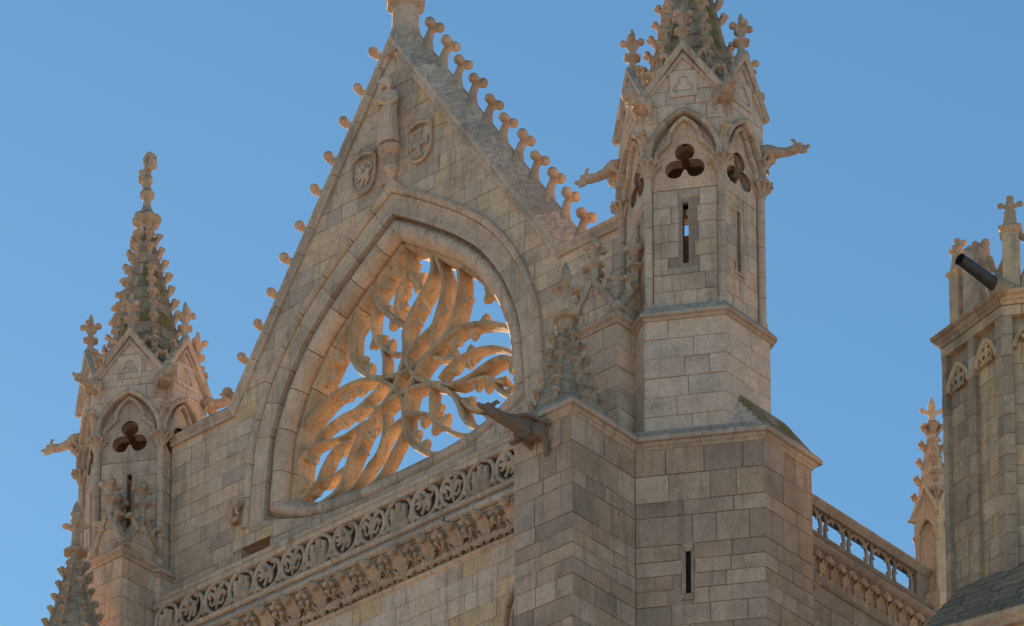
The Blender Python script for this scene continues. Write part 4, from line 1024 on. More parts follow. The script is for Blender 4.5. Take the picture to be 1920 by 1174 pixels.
# ------------------------------------------------------------------ leaf cornice and wall below
LCN = thing('leaf_cornice', 'deep cornice carved with curled leaves and berries running below the pierced parapet', 'cornice', (1.6, -.5, 48.9))
voussoirs(LCN, 'drip_stone', FP, lp(49.62), [(.0,-.2),(.0,.10),(.02,.18),(.06,.20),(.07,.26),(.12,.31),(.20,.31),(.40,.13),(.40,-.2)], M_SMOOTH, 1.0, seed=7, gap=.006)
voussoirs(LCN, 'cavetto_stone', FP, lp(48.90), [(.0,-.2),(.0,.0),(.10,.01),(.3,.03),(.5,.08),(.62,.17),(.70,.20),(.71,-.2)], M_OCHRE, .83, seed=8, gap=.006)
voussoirs(LCN, 'string_stone', FP, lp(48.80), [(-.03,-.2),(-.02,.02),(.02,.07),(.08,.09),(.11,.06),(.11,-.2)], M_SMOOTH, .9, seed=9, gap=.006)
mb = MB()                                    # curled leaf: long ribbed leaf rolling over at the top
for s in (-.15,-.05,.05,.15): tube(mb, [(s*.25,.02,-.32),(s*.5,-.02,-.16),(s*.95,-.12,.06),(s*.75,-.25,.22),(s*.5,-.34,.25)], [.022,.032,.042,.045,.04], 6)
for s in (-1, 1):
    for z in (-.12, .02, .14): tube(mb, [(s*.08,-.06,z-.05),(s*.17,-.10,z),(s*.22,-.12,z+.07)], [.03,.035,.018], 5)
ell(mb, (0,-.36,.24), (.14,.12,.12)); tube(mb, [(-.10,-.45,.24),(-.02,-.48,.30),(.06,-.47,.24),(.0,-.48,.19),(-.05,-.48,.23)], .028, 5)
CURL = sculpt(mb, .016, M_CARVED, 1, 'curled_leaf')
mb = MB()
tube(mb, [(.12,.0,-.32),(.08,-.05,-.1),(.0,-.15,.12)], [.02,.022,.03], 6)
tube(mb, [(-.06,.0,-.32),(-.02,-.05,-.1),(.0,-.15,.12)], [.018,.02,.03], 6)
for x, y, z, r in ((-.11,-.26,.24,.085),(.09,-.26,.20,.08),(-.06,-.24,.08,.07),(.0,-.30,.31,.075),(.13,-.22,.06,.06)): ell(mb, (x,y,z), (r,r*.95,r*.8)); tube(mb, [(x*.3,y*.5,z-.12),(x,y,z)], [.025,.03], 5)
BERRY = sculpt(mb, .014, M_CARVED, 1, 'berry_cluster')
mb = MB()
for a in (-70,-35,0,35,70):
    d = (sind(a), cosd(a)); tube(mb, [(0,-.03,-.02),(d[0]*.10,-.07,.02+d[1]*.10),(d[0]*.19,-.05,.02+d[1]*.17)], [.03,.055,.03], 6)
ell(mb, (0,-.06,-.02), .04); tube(mb, [(0,.0,-.10),(0,-.03,0)], [.02,.025], 5)
LEAF = sculpt(mb, .013, M_CARVED, 1, 'spread_leaf')
x = -4.85
while x < XP1:
    link('curled_leaf', CURL, LCN, Matrix.Translation((x, -.52, 49.25)) @ Matrix.Rotation(random.uniform(-.12,.12), 4, 'Y') @ Matrix.Scale(random.uniform(.92,1.06), 4))
    link('berry_cluster', BERRY, LCN, Matrix.Translation((x+.41, -.52, 49.22)) @ Matrix.Rotation(random.uniform(-.12,.12), 4, 'Y') @ Matrix.Scale(random.uniform(.92,1.08), 4))
    for k in range(4): link('spread_leaf', LEAF, LCN, Matrix.Translation((x+.04+.21*k, -.49, 48.99)) @ Matrix.Rotation(random.uniform(-.4,.4), 4, 'Y') @ Matrix.Scale(random.uniform(.8,1.05), 4))
    for k in (.2, .62): link('spread_leaf', LEAF, LCN, Matrix.Translation((x+k, -.56, 49.27+random.uniform(-.04,.04))) @ Matrix.Rotation(random.uniform(-.9,.9), 4, 'Y') @ Matrix.Scale(random.uniform(.75,.95), 4))
    x += .83
LW = thing('front_wall', 'ashlar wall of the facade under the leaf cornice', 'wall', (1.6, -.4, 0))
FW = Fr((0, -.47), 0)
circle = circ(7.0, 46.75, 1.50, 24)
q = MB(); plate(q, FW, [(-5.4,0.0),(X0,0.0),(X0,48.85),(-5.4,48.85)], [circ(7.0,46.75,1.42,24)], -.30, -.03); q.build('wall_core', M_MORTAR, LW)
pal = [(0.47,0.36,0.28),(0.42,0.32,0.25),(0.44,0.33,0.22),(0.50,0.40,0.33),(0.40,0.29,0.18),(0.45,0.35,0.28)]
M_LOW = stone_mat('facade_stone', pal, .3, stain=.2)
ashlar(LW, FW, [(-5.4,44.6),(X0,44.6),(X0,48.80),(-5.4,48.80)], courses(44.6,48.80,.42), M_LOW, (.5,1.0), [circle], depth=.0, c_base=-.05, seed=44)
for rr_, pr in ((1.42, [(-.02,.0),(.0,.05),(.05,.07),(.09,.02),(.09,-.25),(-.02,-.25)]), (1.30, [(-.05,-.08),(-.03,-.03),(.02,-.02),(.07,-.06),(.09,-.25),(-.05,-.25)]), (1.10, [(-.05,-.16),(.0,-.11),(.05,-.16),(.05,-.28),(-.05,-.28)])):
    voussoirs(LW, 'window_ring_stone', FW, [(7.0+rr_*cosd(a), 46.75+rr_*sind(a)) for a in range(-270, 90, 10)][::-1], pr, M_SMOOTH, .55, closed=True, seed=3, gap=.005)
for a in range(0, 360, 60):
    q = MB(); fr_ = FW; c_ = (7.0+.72*cosd(a+20), 46.75+.72*sind(a+20)); sweep2(q, FW, [(c_[0]+.36*cosd(t), c_[1]+.36*sind(t)) for t in range(0, 360, 20)], [(-.04,-.20-a*.00003),(.04,-.20-a*.00003),(.04,-.28),(-.04,-.28)], closed=True, pclosed=True); q.build('window_foil', M_SMOOTH, LW)
q = MB(); plate(q, FW, circ(7.0,46.75,1.40,24), [], -.32, -.31); q.build('window_glass', plain('dark_glass', (.012,.014,.018), .25), LW)
q = MB(); pts = [(-.03,0),(.03,0.02),(.05,.16),(.02,.34),(.05,.42),(-.02,.42),(-.05,.3),(-.02,.12)]
plate(q, Fr((4.03,-.766),0), [(a, 49.66+b*.42) for a, b in pts], [], -.004, .003)
o = q.build('algae_streak', M_ALGAE, LCN)

# ------------------------------------------------------------------ statue, corbel, shields, beast
SX, SY = 1.74, -.20
M_SAINT = stone_mat('statue_stone', [(0.42,0.32,0.25),(0.42,0.32,0.25)], .35, pits=.2, stain=.1, streak=.15, bump=.2)
def statue():
    mb = MB(); y = SY
    def T_(pts, r, n=8): tube(mb, [(SX+a, y+b, 60.36+c) for a, b, c in pts], r, n)
    T_([(0,.05,.0),(0,.03,.45),(0,.02,.85),(0,.02,1.15),(0,.03,1.36)], [.26,.225,.195,.225,.15], 14)       # robe and trunk
    for a, l in ((-.19,.02),(-.11,.06),(-.03,.03),(.06,.08),(.14,.02),(.21,.05)): T_([(a*1.1,-.19+abs(a)*.4,.0),(a,-.19+abs(a)*.4,.35),(a*.8+.03,-.17+abs(a)*.3,.75+l),(a*.5+.05,-.14,1.05)], [.036,.032,.026,.016], 6)
    T_([(.18,.0,1.26),(.245,-.02,1.05),(.20,-.12,.93)], [.085,.08,.06]); T_([(.20,-.12,.93),(.06,-.22,.93),(-.03,-.25,.95)], [.06,.045,.04])   # left arm
    T_([(-.17,.0,1.26),(-.21,-.04,1.05),(-.17,-.14,.90)], [.085,.075,.055]); T_([(-.17,-.14,.90),(-.12,-.22,.92)], [.05,.04])
    T_([(.16,-.12,.95),(.17,-.16,.70),(.14,-.17,.45),(.18,-.16,.30)], [.05,.05,.055,.03]); T_([(.10,-.15,.92),(.09,-.19,.6),(.05,-.18,.42)], [.035,.045,.025])   # hanging drapery
    ell(mb, (SX-.06, y-.27, 60.36+1.01), .088)                                                            # globe
    for j in range(5): T_([(-.13+.022*j,-.24,.90+.006*j),(-.125+.03*j,-.32,.93+.004*j),(-.11+.025*j,-.345,.975)], [.016,.014,.011], 5)
    T_([(.01,-.24,.93),(.035,-.29,.98),(.02,-.33,1.02)], [.016,.014,.011], 5)
    T_([(0,.0,1.34),(0,-.01,1.46)], [.07,.065])
    rot = Matrix.Rotation(-.35, 3, 'Z'); h = Vector((SX-.02, y-.09, 60.36+1.55))
    def H(p, r, **k): ell(mb, h + rot @ (Vector(p)*1.22), tuple(v*1.22 for v in r), rot.copy(), **k)
    H((0,0,0), (.095,.115,.135)); H((0,.03,.02), (.125,.12,.13)); H((0,-.115,-.01), (.018,.03,.035)); H((0,-.09,-.11), (.06,.055,.075)); H((0,-.10,-.065), (.04,.025,.012))
    for s in (-1, 1):
        H((.04*s,-.10,.02), (.018,.014,.01)); H((.042*s,-.102,.045), (.03,.014,.010)); H((.11*s,.02,-.06), (.045,.06,.12)); H((.105*s,-.02,-.01), (.018,.025,.035))
    return sculpt(mb, .0115, M_SAINT, 1, 'saint')
o = link('saint_statue', statue(), None); tag(o, 'carved bearded saint in a draped robe holding a globe, standing high in the gable', 'statue')
CB = thing('statue_corbel', 'moulded octagonal stone corbel under the saint in the gable', 'corbel', (SX, -.1, 59.6))
q = MB(); lathe(q, (SX,-.08,0), [(.20,60.10),(.30,60.17),(.33,60.22),(.33,60.27),(.27,60.33),(.24,60.37)], 8); q.build('corbel_slab', M_SMOOTH, CB)
q = MB(); lathe(q, (SX,-.06,0), [(.17,59.78),(.16,59.86),(.17,59.99),(.20,60.10)], 8); q.build('corbel_shaft', M_SMOOTH, CB)
q = MB(); lathe(q, (SX,-.05,0), [(.07,59.52),(.12,59.60),(.14,59.66),(.22,59.72),(.22,59.78),(.17,59.82)], 8); q.build('corbel_foot', M_SMOOTH, CB)
def shield(cx, cz, label, kind):
    T = thing('carved_shield', label, 'shield', (cx, 0, cz), 'crowned shields in the gable')
    w = .335
    out = [(cx-w,cz+.36),(cx-w,cz-.05)] + [(cx-w*cosd(t), cz-.05-.42*sind(t)) for t in range(15, 180, 15)] + [(cx+w,cz-.05),(cx+w,cz+.36)]
    q = MB(); plate(q, FR0, out, [], -.02, .07); q.build('shield_body', M_SMOOTH, T)
    q = MB(); sweep2(q, FR0, out, [(-.035,.07),(-.03,.105),(.0,.115),(.005,.07)], closed=True, pclosed=True); q.build('shield_rim', M_SMOOTH, T)
    q = MB()
    tube(q, [(cx-w+.67*i/8, -.10-.08*sind(180*i/8), cz+.40+.05*sind(180*i/8)) for i in range(9)], .05, 6)
    for i in range(9): ell(q, (cx-w+.67*i/8, -.10-.10*sind(180*i/8), cz+.50+.05*sind(180*i/8)), (.035,.035,.05 if i % 2 else .075))
    link('crown', sculpt(q, .015, M_CARVED, 1, 'crown'), T)
    q = MB()
    if kind == 'cross':
        f_ = Fr((cx, -.07), 0)
        box(q, f_, -.055, .055, cz-.36, cz+.30, -.01, .055); box(q, f_, -.27, .27, cz-.10, cz+.01, -.01, .053)
        for a, b in ((0,.27),(0,-.34),(-.25,-.045),(.25,-.045)):
            box(q, f_, a-(.10 if a == 0 else .04), a+(.10 if a == 0 else .04), cz+b-(.04 if a == 0 else .10), cz+b+(.04 if a == 0 else .10), -.01, .07)
        q.build('cross_relief', M_SMOOTH, T)
    else:
        m = lion(); m2 = MB()
        m2.v = [(cx+x*.95, -.09+yy*.6, cz+z*.95-.05) for x, yy, z in m.v]; m2.f = m.f; m2.sm = m.sm
        link('lion_relief', sculpt(m2, .013, M_SMOOTH, 1, 'lion'), T)
shield(.88, 60.02, 'crowned stone shield with a rampant lion, left of the statue', 'lion')
shield(2.62, 60.08, 'crowned stone shield with a cross, right of the statue', 'cross')
mb = MB()
t = lambda p, r: tube(mb, [(-3.03+x, -.10+y, 52.84+z) for x, y, z in p], r, 8)
t([(-.22,.05,-.22),(-.26,-.05,.02),(-.12,-.10,.18),(.08,-.12,.14)], [.08,.14,.13,.10]); ell(mb, (-2.90,-.26,52.96), (.10,.11,.09)); ell(mb, (-2.86,-.34,52.93), (.055,.06,.05))
t([(.0,-.08,.10),(.05,-.16,-.08),(.10,-.14,-.16)], [.06,.05,.045]); t([(-.22,-.02,-.16),(-.08,-.12,-.24),(.06,-.12,-.22)], [.09,.07,.05]); ell(mb, (-2.98,-.30,53.05), .04); ell(mb, (-2.85,-.28,53.05), .04)
o = link('carved_beast', sculpt(mb, .018, M_CARVED, 1, 'beast'), None); tag(o, 'small crouching beast carved at the left foot of the window arch', 'carving')

# ------------------------------------------------------------------ side wall with pierced parapet (right)
SX2 = 11.0
SB = thing('side_parapet', 'grey parapet of pierced rings on the side wall, right of the stair tower', 'parapet', (SX2, 5.5, 48.6))
FS = Fr((SX2, 0), 90)
ls = lambda z, n=8: [(1.4+(8.1-1.4)*i/n, z) for i in range(n+1)]
voussoirs(SB, 'rail_stone', FS, ls(49.40), [(.0,-.28),(.0,.02),(.05,.06),(.12,.12),(.17,.12),(.24,.03),(.26,-.28)], M_SIDE, .85, gap=.006, seed=2)
voussoirs(SB, 'plinth_stone', FS, ls(48.56), [(.0,-.3),(.0,.16),(.04,.21),(.10,.18),(.16,.06),(.17,-.3)], M_SIDE, .85, gap=.006, seed=3)
voussoirs(SB, 'drip_stone', FS, ls(48.26), [(.0,-.3),(.0,.10),(.06,.20),(.12,.26),(.16,.26),(.30,.15),(.30,-.3)], M_SIDE, .9, gap=.006, seed=4)
y = 7.01; i = 0
mb = MB(); tube(mb, [(0, .385*cosd(a)*.98, .40*sind(a)) for a in range(0, 361, 15)], .052, 8, cap=False)
f_ = Fr((0.02,0), 90)
for a in range(45, 405, 60): tube(mb, [(0,.33*cosd(a),.33*sind(a)),(0,.245*cosd(a),.245*sind(a))], [.05,.02], 6)
for s in (-1, 1):
    for a in range(5): ell(mb, (.06, s*.26+.05*cosd(a*72), -.34+.05*sind(a*72)), .045)
    tube(mb, [(0,.32*s,-.28),(0,.40*s,-.40)], .06, 6); tube(mb, [(0,.32*s,.28),(0,.40*s,.40)], .05, 6)
RINGM = sculpt(mb, .016, M_SIDE, 1, 'ring')
while y > 1.5:
    link('pierced_ring', RINGM, SB, Matrix.Translation((SX2-.10, y, 49.05)) @ Matrix.Scale(.92, 4)); y -= .85; i += 1
q = MB(); box(q, FS, 7.42, 8.1, 48.6, 49.42, -.22, .0); q.build('end_block', M_SIDE, SB)
SW = thing('side_wall', 'side wall under the ring parapet, with a band of curled leaves', 'wall', (SX2, 5, 0))
FSW = Fr((SX2-.05, 0), 90)
q = MB(); box(q, FSW, 1.3, 9.0, 0, 48.3, -.5, -.03); q.build('wall_core', M_MORTAR, SW)
ashlar(SW, FSW, [(1.35,43.4),(9.0,43.4),(9.0,47.62),(1.35,47.62)], courses(43.4,47.62,.42), M_SIDE, (.5,1.0), depth=.0, c_base=-.05, seed=54)
voussoirs(SW, 'leaf_band_stone', FSW, [(1.35+i*.85, 47.68) for i in range(10)], [(.0,-.1),(.0,.03),(.2,.04),(.4,.09),(.56,.18),(.58,-.1)], M_SIDE, .85, gap=.006)
voussoirs(SW, 'string_stone', FSW, [(1.35+i*.85, 47.60) for i in range(10)], [(-.02,-.1),(.0,.05),(.04,.08),(.08,.05),(.08,-.1)], M_SIDE, .85, gap=.006)
y = 1.7
while y < 8.8:
    link('curled_leaf', CURL, SW, frame_matrix((SX2-.02, y, 47.98), (0,1,0), Z) @ Matrix.Scale(.62, 4)); 
    link('spread_leaf', LEAF, SW, frame_matrix((SX2+.10, y+.21, 48.12), (0,1,0), Z) @ Matrix.Scale(.75, 4)); y += .42
for y in (2.15, 3.05): link('wall_leaf_carving', CURL, SW, frame_matrix((SX2+.02, y, 46.95), (0,1,0), Z) @ Matrix.Scale(1.0, 4))

# small carved pinnacle at the end of the ring parapet
px_, py_ = 11.0, 8.15
SP = thing('carved_pinnacle', 'pale slender pinnacle with corner columns at the far end of the ring parapet', 'pinnacle', (px_, py_, 49.1))
w = .30
q = MB(); prism(q, [(px_-w+.05,py_-w+.05),(px_+w-.05,py_-w+.05),(px_+w-.05,py_+w-.05),(px_-w+.05,py_+w-.05)], 40, 50.9); prism(q, [(px_-w-.01,py_-w-.01),(px_+w+.01,py_-w-.01),(px_+w+.01,py_+w+.01),(px_-w-.01,py_+w+.01)], 50.88, 51.1); prism(q, [(px_-.27,py_-.27),(px_+.27,py_-.27),(px_+.27,py_+.27),(px_-.27,py_+.27)], 51.1, 51.45); q.build('shaft_body', M_CREAM, SP)
for sx_ in (-1, 1):
    for sy_ in (-1, 1):
        x, y = px_+sx_*w*.92, py_+sy_*w*.92
        q = MB(); tube(q, [(x,y,48.9),(x,y,50.22)], .062, 10); q.build('corner_column', M_CREAM, SP)
        q = MB(); lathe(q, (x,y,0), [(.06,50.2),(.07,50.24),(.075,50.36),(.12,50.44),(.12,50.49),(.07,50.5)], 10); q.build('column_capital', M_CREAM, SP)
q = MB(); prism(q, [(px_-w*1.25,py_-w*1.25),(px_+w*1.25,py_-w*1.25),(px_+w*1.25,py_+w*1.25),(px_-w*1.25,py_+w*1.25)], 48.45, 48.98); q.build('pinnacle_foot', M_CREAM, SP)
for f_ in (Fr((px_-w*1.1,py_-w*1.1),0), Fr((px_+w*1.1,py_-w*1.1),90), Fr((px_+w*1.1,py_+w*1.1),180), Fr((px_-w*1.1,py_+w*1.1),270)):
    L = w*2.2; c = L/2; ar = arch_pts(L, 50.47, .38, L-.20, 6); q = MB()
    plate(q, f_, [(.004,50.47),(.1,50.47)] + ar[1:-1] + [(L-.1,50.47),(L-.004,50.47),(L-.004,50.98),(c,51.62),(.004,50.98)], [], -.06, .0); q.build('small_gable', M_CREAM, SP)
    q = MB(); sweep2(q, f_, ar, [(-.03,.0),(0,.04),(.03,.0),(0,-.03)], pclosed=True); q.build('arch_moulding', M_CREAM, SP)
    q = MB(); sweep2(q, f_, [(-.02,50.96),(c,51.66),(L+.02,50.96)], [(-.03,.0),(-.03,.06),(.05,.06),(.05,-.04)], pclosed=True); q.build('gable_moulding', M_CREAM, SP)
    q = MB(); sweep2(q, f_, [(c-.10,51.05),(c-.04,51.28),(c,51.36),(c+.04,51.28),(c+.10,51.05)], [(-.02,.0),(0,.03),(.02,.0)], pclosed=True); q.build('trefoil_moulding', M_CREAM, SP)
for i in range(5):
    z0, z1 = 51.1+i*.44, 51.1+(i+1)*.44-.01; r0, r1 = .30*(1-i/6.3), .30*(1-(i+.82)/6.3)
    q = MB(); prism(q, [(px_-r0,py_-r0),(px_+r0,py_-r0),(px_+r0,py_+r0),(px_-r0,py_+r0)], z0, z1, [(px_-r1,py_-r1),(px_+r1,py_-r1),(px_+r1,py_+r1),(px_-r1,py_+r1)]); q.build('spirelet_stone', M_CREAM, SP)
    for k in range(4):
        a = 45+90*k; d = Vector((cosd(a), sind(a), 0)); link('spirelet_crocket', SCK, SP, frame_matrix(Vector((px_,py_,z1-.08))+d*r1*1.35, d, Z-d*.15) @ Matrix.Scale(.78, 4))
q = MB(); lathe(q, (px_,py_,0), [(.07,53.2),(.16,53.30),(.17,53.35),(.07,53.38)], 4); q.build('spirelet_abacus', M_CREAM, SP)
q = MB(); tube(q, [(px_,py_,53.3),(px_,py_,53.6),(px_,py_,53.82),(px_,py_,54.02)], [.11,.075,.10,.03], 8)
for k in range(4):
    a = 45+90*k-3; x, y = cosd(a), sind(a); tube(q, [(px_,py_,53.58),(px_+x*.20,py_+y*.20,53.68)], [.05,.045], 6); ell(q, (px_+x*.22,py_+y*.22,53.69), .065)
link('spirelet_finial', sculpt(q, .018, M_CREAM, 1, 'sfin'), SP)
for k, (dx, dy) in enumerate(((-1,-1),(1,-1),(1,1))):
    d = Vector((dx, dy, 0)).normalized(); mb_ = MB(); o_ = Vector((px_,py_,50.93)) + d*.40
    ell(mb_, o_+d*.08, .085); ell(mb_, o_+d*.17-Z*.02, (.05,.05,.04)); tube(mb_, [o_-d*.1, o_+d*.08], [.08,.085], 6); ell(mb_, o_+d*.06+Z*.09, .04)
    link('corner_beast_head', sculpt(mb_, .014, M_CREAM, 1, 'head'), SP)

# ------------------------------------------------------------------ octagonal tower at the right edge
RT = thing('octagonal_tower', 'weathered octagonal tower with blind arcades at the right edge of the view', 'tower', (19, 2.5, 40))
A = Vector((17.80, .92, 0)); aL, aR = -16.0, 29.0; SL = 1.95
dL = Vector((cosd(aL), sind(aL), 0)); dR = Vector((cosd(aR), sind(aR), 0))
B = A - dL*SL; SR = 2.6; Cc = A + dR*SR
FL = Fr((B.x, B.y), aL); FRr = Fr((A.x, A.y), aR)
back = Vector((.45,.9,0)).normalized()
plan = [(B.x,B.y),(A.x,A.y),(Cc.x,Cc.y),(Cc.x+1.2,Cc.y+2.6),(Cc.x-.5,Cc.y+4.5),(B.x+1.2,B.y+4.5),(B.x-.1,B.y+1.6)]
q = MB(); prism(q, inset(plan, .16), 0, 50.2); q.build('tower_core', M_MORTAR, RT)
def niche(f_, a0, a1, ztop, seed, mat, eyew=.16):
    """recess between two pilasters: back wall in stones, moulded arch, pierced quatrefoil head"""
    L = a1-a0; c = (a0+a1)/2; rise = min(.55, L*.75)
    g_ = Fr(f_.o - f_.n*.13, f_.ang)
    ashlar(RT, g_, [(a0-.02,43.6),(a1+.02,43.6),(a1+.02,ztop),(a0-.02,ztop)], courses(43.6, ztop, .44, seed, .03), mat, (.26,.5) if L < .8 else (.4,.75), depth=.0, c_base=-.05, seed=seed)
    ar = [(a+a0, b) for a, b in arch_pts(L, ztop-rise-.05, rise, L-.04, 8)]
    q = MB(); sweep2(q, f_, ar, [(-.05,-.02),(-.02,.02),(.02,.02),(.04,-.01),(.04,-.12),(-.05,-.12)], pclosed=True); q.build('niche_arch', M_OCHRE, RT)
    q = MB(); zc_ = ztop-rise*.62
    for k in range(4):
        a = 45+90*k; cc_ = (c+L*.15*cosd(a), zc_+L*.15*sind(a)); tube(q, [f_.P(cc_[0]+L*.14*cosd(t), cc_[1]+L*.14*sind(t), -.05) for t in range(0, 361, 30)], .035, 6, cap=False)
    for k in range(5): ell(q, f_.P(c-L*.22+L*.11*k, zc_-L*.33+.02*(k % 2), -.04), .045)
    ell(q, f_.P(c-L*.3, zc_-.02, -.03), .06); ell(q, f_.P(c+L*.3, zc_+.05, -.03), .06)
    link('niche_tracery', sculpt(q, .018, M_OCHRE, 1, 'niche'), RT)
ztop = 50.02
piers = [(0,.16),(.86,1.08),(SL-.20,SL)]
for a0, a1 in piers:
    ashlar(RT, FL, [(a0,43.4),(a1,43.4),(a1,ztop+.0),(a0,ztop)], courses(43.4, ztop, .45, int(a0*10), .03), M_GREY, (.3,.4), depth=.0, c_base=-.17, seed=int(a0*100)+5, quoin=0)
niche(FL, .16, .86, 49.72, 81, M_GREY); niche(FL, 1.08, SL-.20, 49.80, 82, M_OCHRE)
ashlar(RT, FRr, [(0,43.4),(.24,43.4),(.24,ztop),(0,ztop)], courses(43.4, ztop, .45, 8, .03), M_GREY, (.3,.4), depth=.0, c_base=-.17, seed=91, quoin=0)
niche(FRr, .24, 1.30, 49.90, 83, M_OCHRE); 
ashlar(RT, FRr, [(1.30,43.4),(1.55,43.4),(1.55,ztop),(1.30,ztop)], courses(43.4, ztop, .45, 9, .03), M_GREY, (.3,.4), depth=.0, c_base=-.17, seed=92, quoin=0)
niche(FRr, 1.55, SR, 49.90, 84, M_OCHRE)
# spandrel stones above the niches, cornice, gutter lip
for f_, L in ((FL, SL), (FRr, SR)):
    ashlar(RT, f_, [(0,ztop),(L,ztop),(L,50.24),(0,50.24)], [ztop, 50.24], M_OCHRE, (.4,.6), depth=.0, c_base=-.17, seed=93)
crp2 = [(-.1,50.24),(.01,50.26),(.03,50.32),(.08,50.35),(.10,50.40),(.17,50.43),(.19,50.49),(.15,50.53),(.0,50.58),(-.35,50.60)]
for a, b in ((6,0),(0,1),(1,2)):
    L = math.hypot(plan[b][0]-plan[a][0], plan[b][1]-plan[a][1]); n = max(1, round(L/.65))
    for i in range(n):
        vs = []
        for o_, z in crp2:
            qq = inset(plan, -o_); p0 = Vector((*qq[a], z)); p1 = Vector((*qq[b], z)); vs += [p0.lerp(p1, i/n+.004), p0.lerp(p1, (i+1)/n-.004)]
        m = len(crp2); q = MB(); q.add(vs, [(2*k, 2*k+1, 2*k+3, 2*k+2) for k in range(m-1)] + [tuple(range(0, 2*m, 2))[::-1], tuple(range(1, 2*m, 2))]); q.build('cornice_stone', M_OCHRE if a else M_GREY, RT)
# openwork crown: posts with cross finials, arches between
OC = thing('openwork_crown', 'openwork parapet of posts and cusped arches on top of the octagonal tower', 'parapet', (18, 1.5, 50.6))
def post(P_, ang_, w_, ztop_, fin):
    f_ = Fr((P_.x, P_.y), ang_); q = MB(); box(q, f_, -w_/2, w_/2, 50.5, ztop_, -w_/2, w_/2); q.build('post', M_OCHRE if fin else M_GREY, OC)
    if fin:
        q = MB(); lathe(q, (P_.x,P_.y,0), [(w_*.72,ztop_-.03),(w_*.98,ztop_+.05),(w_*.98,ztop_+.09),(w_*.62,ztop_+.16),(w_*.38,ztop_+.52),(w_*.32,ztop_+.74)], 4, rot=R(ang_)); q.build('post_cap', M_OCHRE, OC)
        q = MB(); zz = ztop_+.60; ell(q, f_.P(0,zz+.22,0), (.09,.09,.06))
        tube(q, [f_.P(0,zz-.05,0), f_.P(0,zz+.2,0)], [.09,.06], 8)
        for s in (-1, 1): tube(q, [f_.P(0,zz,0), f_.P(.13*s,zz+.05,0), f_.P(.20*s,zz+.11,0)], [.06,.045,.05], 7); ell(q, f_.P(.21*s,zz+.08,0), (.065,.065,.06)); tube(q, [f_.P(.07*s,zz-.28,.03), f_.P(.11*s,zz-.1,.05)], .035, 6)
        ell(q, f_.P(0,zz+.03,.10), .06)
        link('post_cross', sculpt(q, .016, M_CARVED, 1, 'pcross'), OC)
pA = A + (dR - dL)*.0 + Vector((-.1,.35,0)); post(A + Vector((.08,.33,0)), aR, .34, 51.98, True)
pB = B + Vector((.28,.30,0)); post(pB, aL, .28, 51.95, True)
pS = B + dL*.75 + Vector((.12,.35,0))
q = MB(); f_ = Fr((pS.x,pS.y), aL); box(q, f_, -.27, .27, 50.5, 52.2, -.16, .16)
for i in range(9): ell(q, f_.P(-.24+.06*i, 52.2+.06*(i % 3), random.uniform(-.1,.1)), (.09,.12,.09))
    
for i in range(6): ell(q, f_.P(-.27, 51.0+.2*i, .1), (.05,.06,.09))
link('broken_post', sculpt(q, .03, M_CARVED, 2, 'stump'), OC)
def open_arch(f_, a0, a1, z0, zt):
    L = a1-a0; ar = [(a+a0, b) for a, b in arch_pts(L, z0+.2, zt-z0-.2, L-.1, 8)]
    path = [(a0+.05,z0)] + ar + [(a1-.05,z0)]; q = MB(); sweep2(q, f_, path, [(-.05,-.10),(-.05,.04),(.0,.07),(.05,.04),(.05,-.10)], pclosed=True); q.build('crown_arch', M_GREY, OC)
    c = (a0+a1)/2
    for s in (-1, 1):
        q = MB(); plate(q, f_, [(c+s*L*.40,z0+.34),(c+s*L*.17,z0+.42),(c+s*L*.17,z0+.30),(c+s*L*.30,z0+.14)], [], -.07, .01); q.build('arch_cusp', M_GREY, OC)
    q = MB(); sweep2(q, f_, [(a0+.02,zt+.55),(a0+L*.22,zt+.18),(c,zt+.02)], [(-.045,-.09),(-.045,.03),(.045,.03),(.045,-.09)], pclosed=True); sweep2(q, f_, [(c,zt+.021),(a1-L*.22,zt+.18),(a1-.02,zt+.55)], [(-.045,-.091),(-.045,.031),(.045,.031),(.045,-.091)], pclosed=True); q.build('crown_rake', M_GREY, OC)
fi = Fr((A.x+.08, A.y+.33), aR); open_arch(fi, .15, 1.55, 50.58, 51.45); post(fi.P(1.72,0,0), aR, .34, 51.98, True)
fj = Fr((pB.x, pB.y), aL); open_arch(fj, .12, .62, 50.55, 51.35); open_arch(fj, .95, 1.62, 50.55, 51.35)
# lead spout
sd = Vector((-.12,-.95,.13)).normalized(); s0 = Vector((A.x,A.y,50.58)) + Vector((.05,0,0))
q = MB(); tube(q, [s0+Vector((.25,.3,-.05)), s0+sd*.25], [.15,.19], 12); tube(q, [s0+sd*.0+Z*.0, s0+sd*.28-Z*.03], [.24,.21], 8, smooth=False)
o = MB(); tube(o, [s0+sd*.1, s0+sd*.8, s0+sd*1.28], [.155,.135,.125], 14, cap=False); tube(o, [s0+sd*1.28, s0+sd*.8, s0+sd*.1], [.11,.115,.12], 14, cap=False)
WS = thing('rain_spout', 'black lead rainwater spout slanting out from the corner of the octagonal tower', 'spout', tuple(s0))
o.build('lead_pipe', M_LEAD, WS); link('stone_bracket', sculpt(q, .03, M_GREY, 2, 'bracket'), WS)
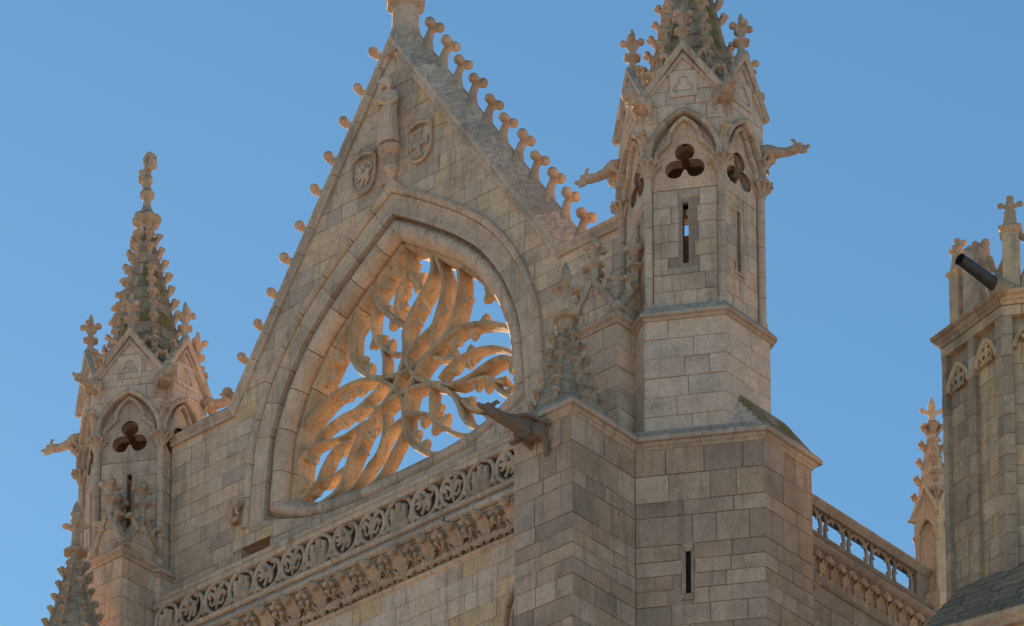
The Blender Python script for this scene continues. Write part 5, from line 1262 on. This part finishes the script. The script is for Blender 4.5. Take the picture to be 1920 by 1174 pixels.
# stone-slab roof in front of the tower's foot
RF = thing('stone_roof', 'rough weathered stone roof sloping up to the octagonal tower in the lower right corner', 'roof', (18, -1, 40))
E0, E1, T0, T1 = V(16.88,-.95,42.55), V(21.0,.25,42.85), V(16.70,.80,44.30), V(19.9,1.75,44.98)
rndr = random.Random(5)
nrow = 7
for i in range(nrow):
    t0, t1 = i/nrow, (i+1)/nrow
    Lr, Rr, Lr1, Rr1 = E0.lerp(T0,t0), E1.lerp(T1,t0), E0.lerp(T0,t1), E1.lerp(T1,t1)
    s = 0.0
    while s < 1:
        e = min(1, s + rndr.uniform(.12,.24)); g_ = .004
        up = Vector((0,-.02,.014 + rndr.uniform(-.006,.010)))
        vs = [Lr.lerp(Rr,s+g_)+up, Lr.lerp(Rr,e-g_)+up, Lr1.lerp(Rr1,e-g_), Lr1.lerp(Rr1,s+g_)]
        vs += [v + Vector((0,.05,-.12)) for v in vs]
        q = MB(); q.add(vs, [(0,1,2,3),(7,6,5,4),(0,4,5,1),(1,5,6,2),(2,6,7,3),(3,7,4,0)]); q.build('roof_slab', M_ROOF, RF); s = e
dn = Vector((0,.06,-.12)); lo_ = Vector((0,.0,-2.5))
q = MB(); q.add([E0+dn, E1+dn, T1+dn, T0+dn, E0+dn+V(0,.25,-2.5), E1+dn+V(0,.25,-2.5), T1+V(0,0,-4), T0+V(0,0,-4)], [(0,1,2,3),(4,5,1,0),(0,3,7,4),(2,6,7,3),(1,5,6,2)]); q.build('roof_body', M_OCHRE, RF)
fe = Fr((E0.x-.1, E0.y-.09), 16.2); q = MB(); sweep2(q, fe, [(0,42.47),(4.4,42.77)], [(-.30,-.2),(-.30,.0),(-.2,.03),(-.14,.09),(-.04,.11),(.0,.06),(.0,-.2)], pclosed=True); q.build('roof_eaves', M_OCHRE, RF)
# unseen terrace added behind the gable to bounce sunlight up into the tracery
NR = thing('bounce_terrace', 'unseen brown stone terrace added behind the gable to bounce light onto the tracery', 'terrace', (1.7, 5, 51))
q = MB(); prism(q, [(-5.4,1.3),(8.4,1.3),(8.4,16),(-5.4,16)], 0, 50.95); q.build('bounce_body', M_BROWN, NR)
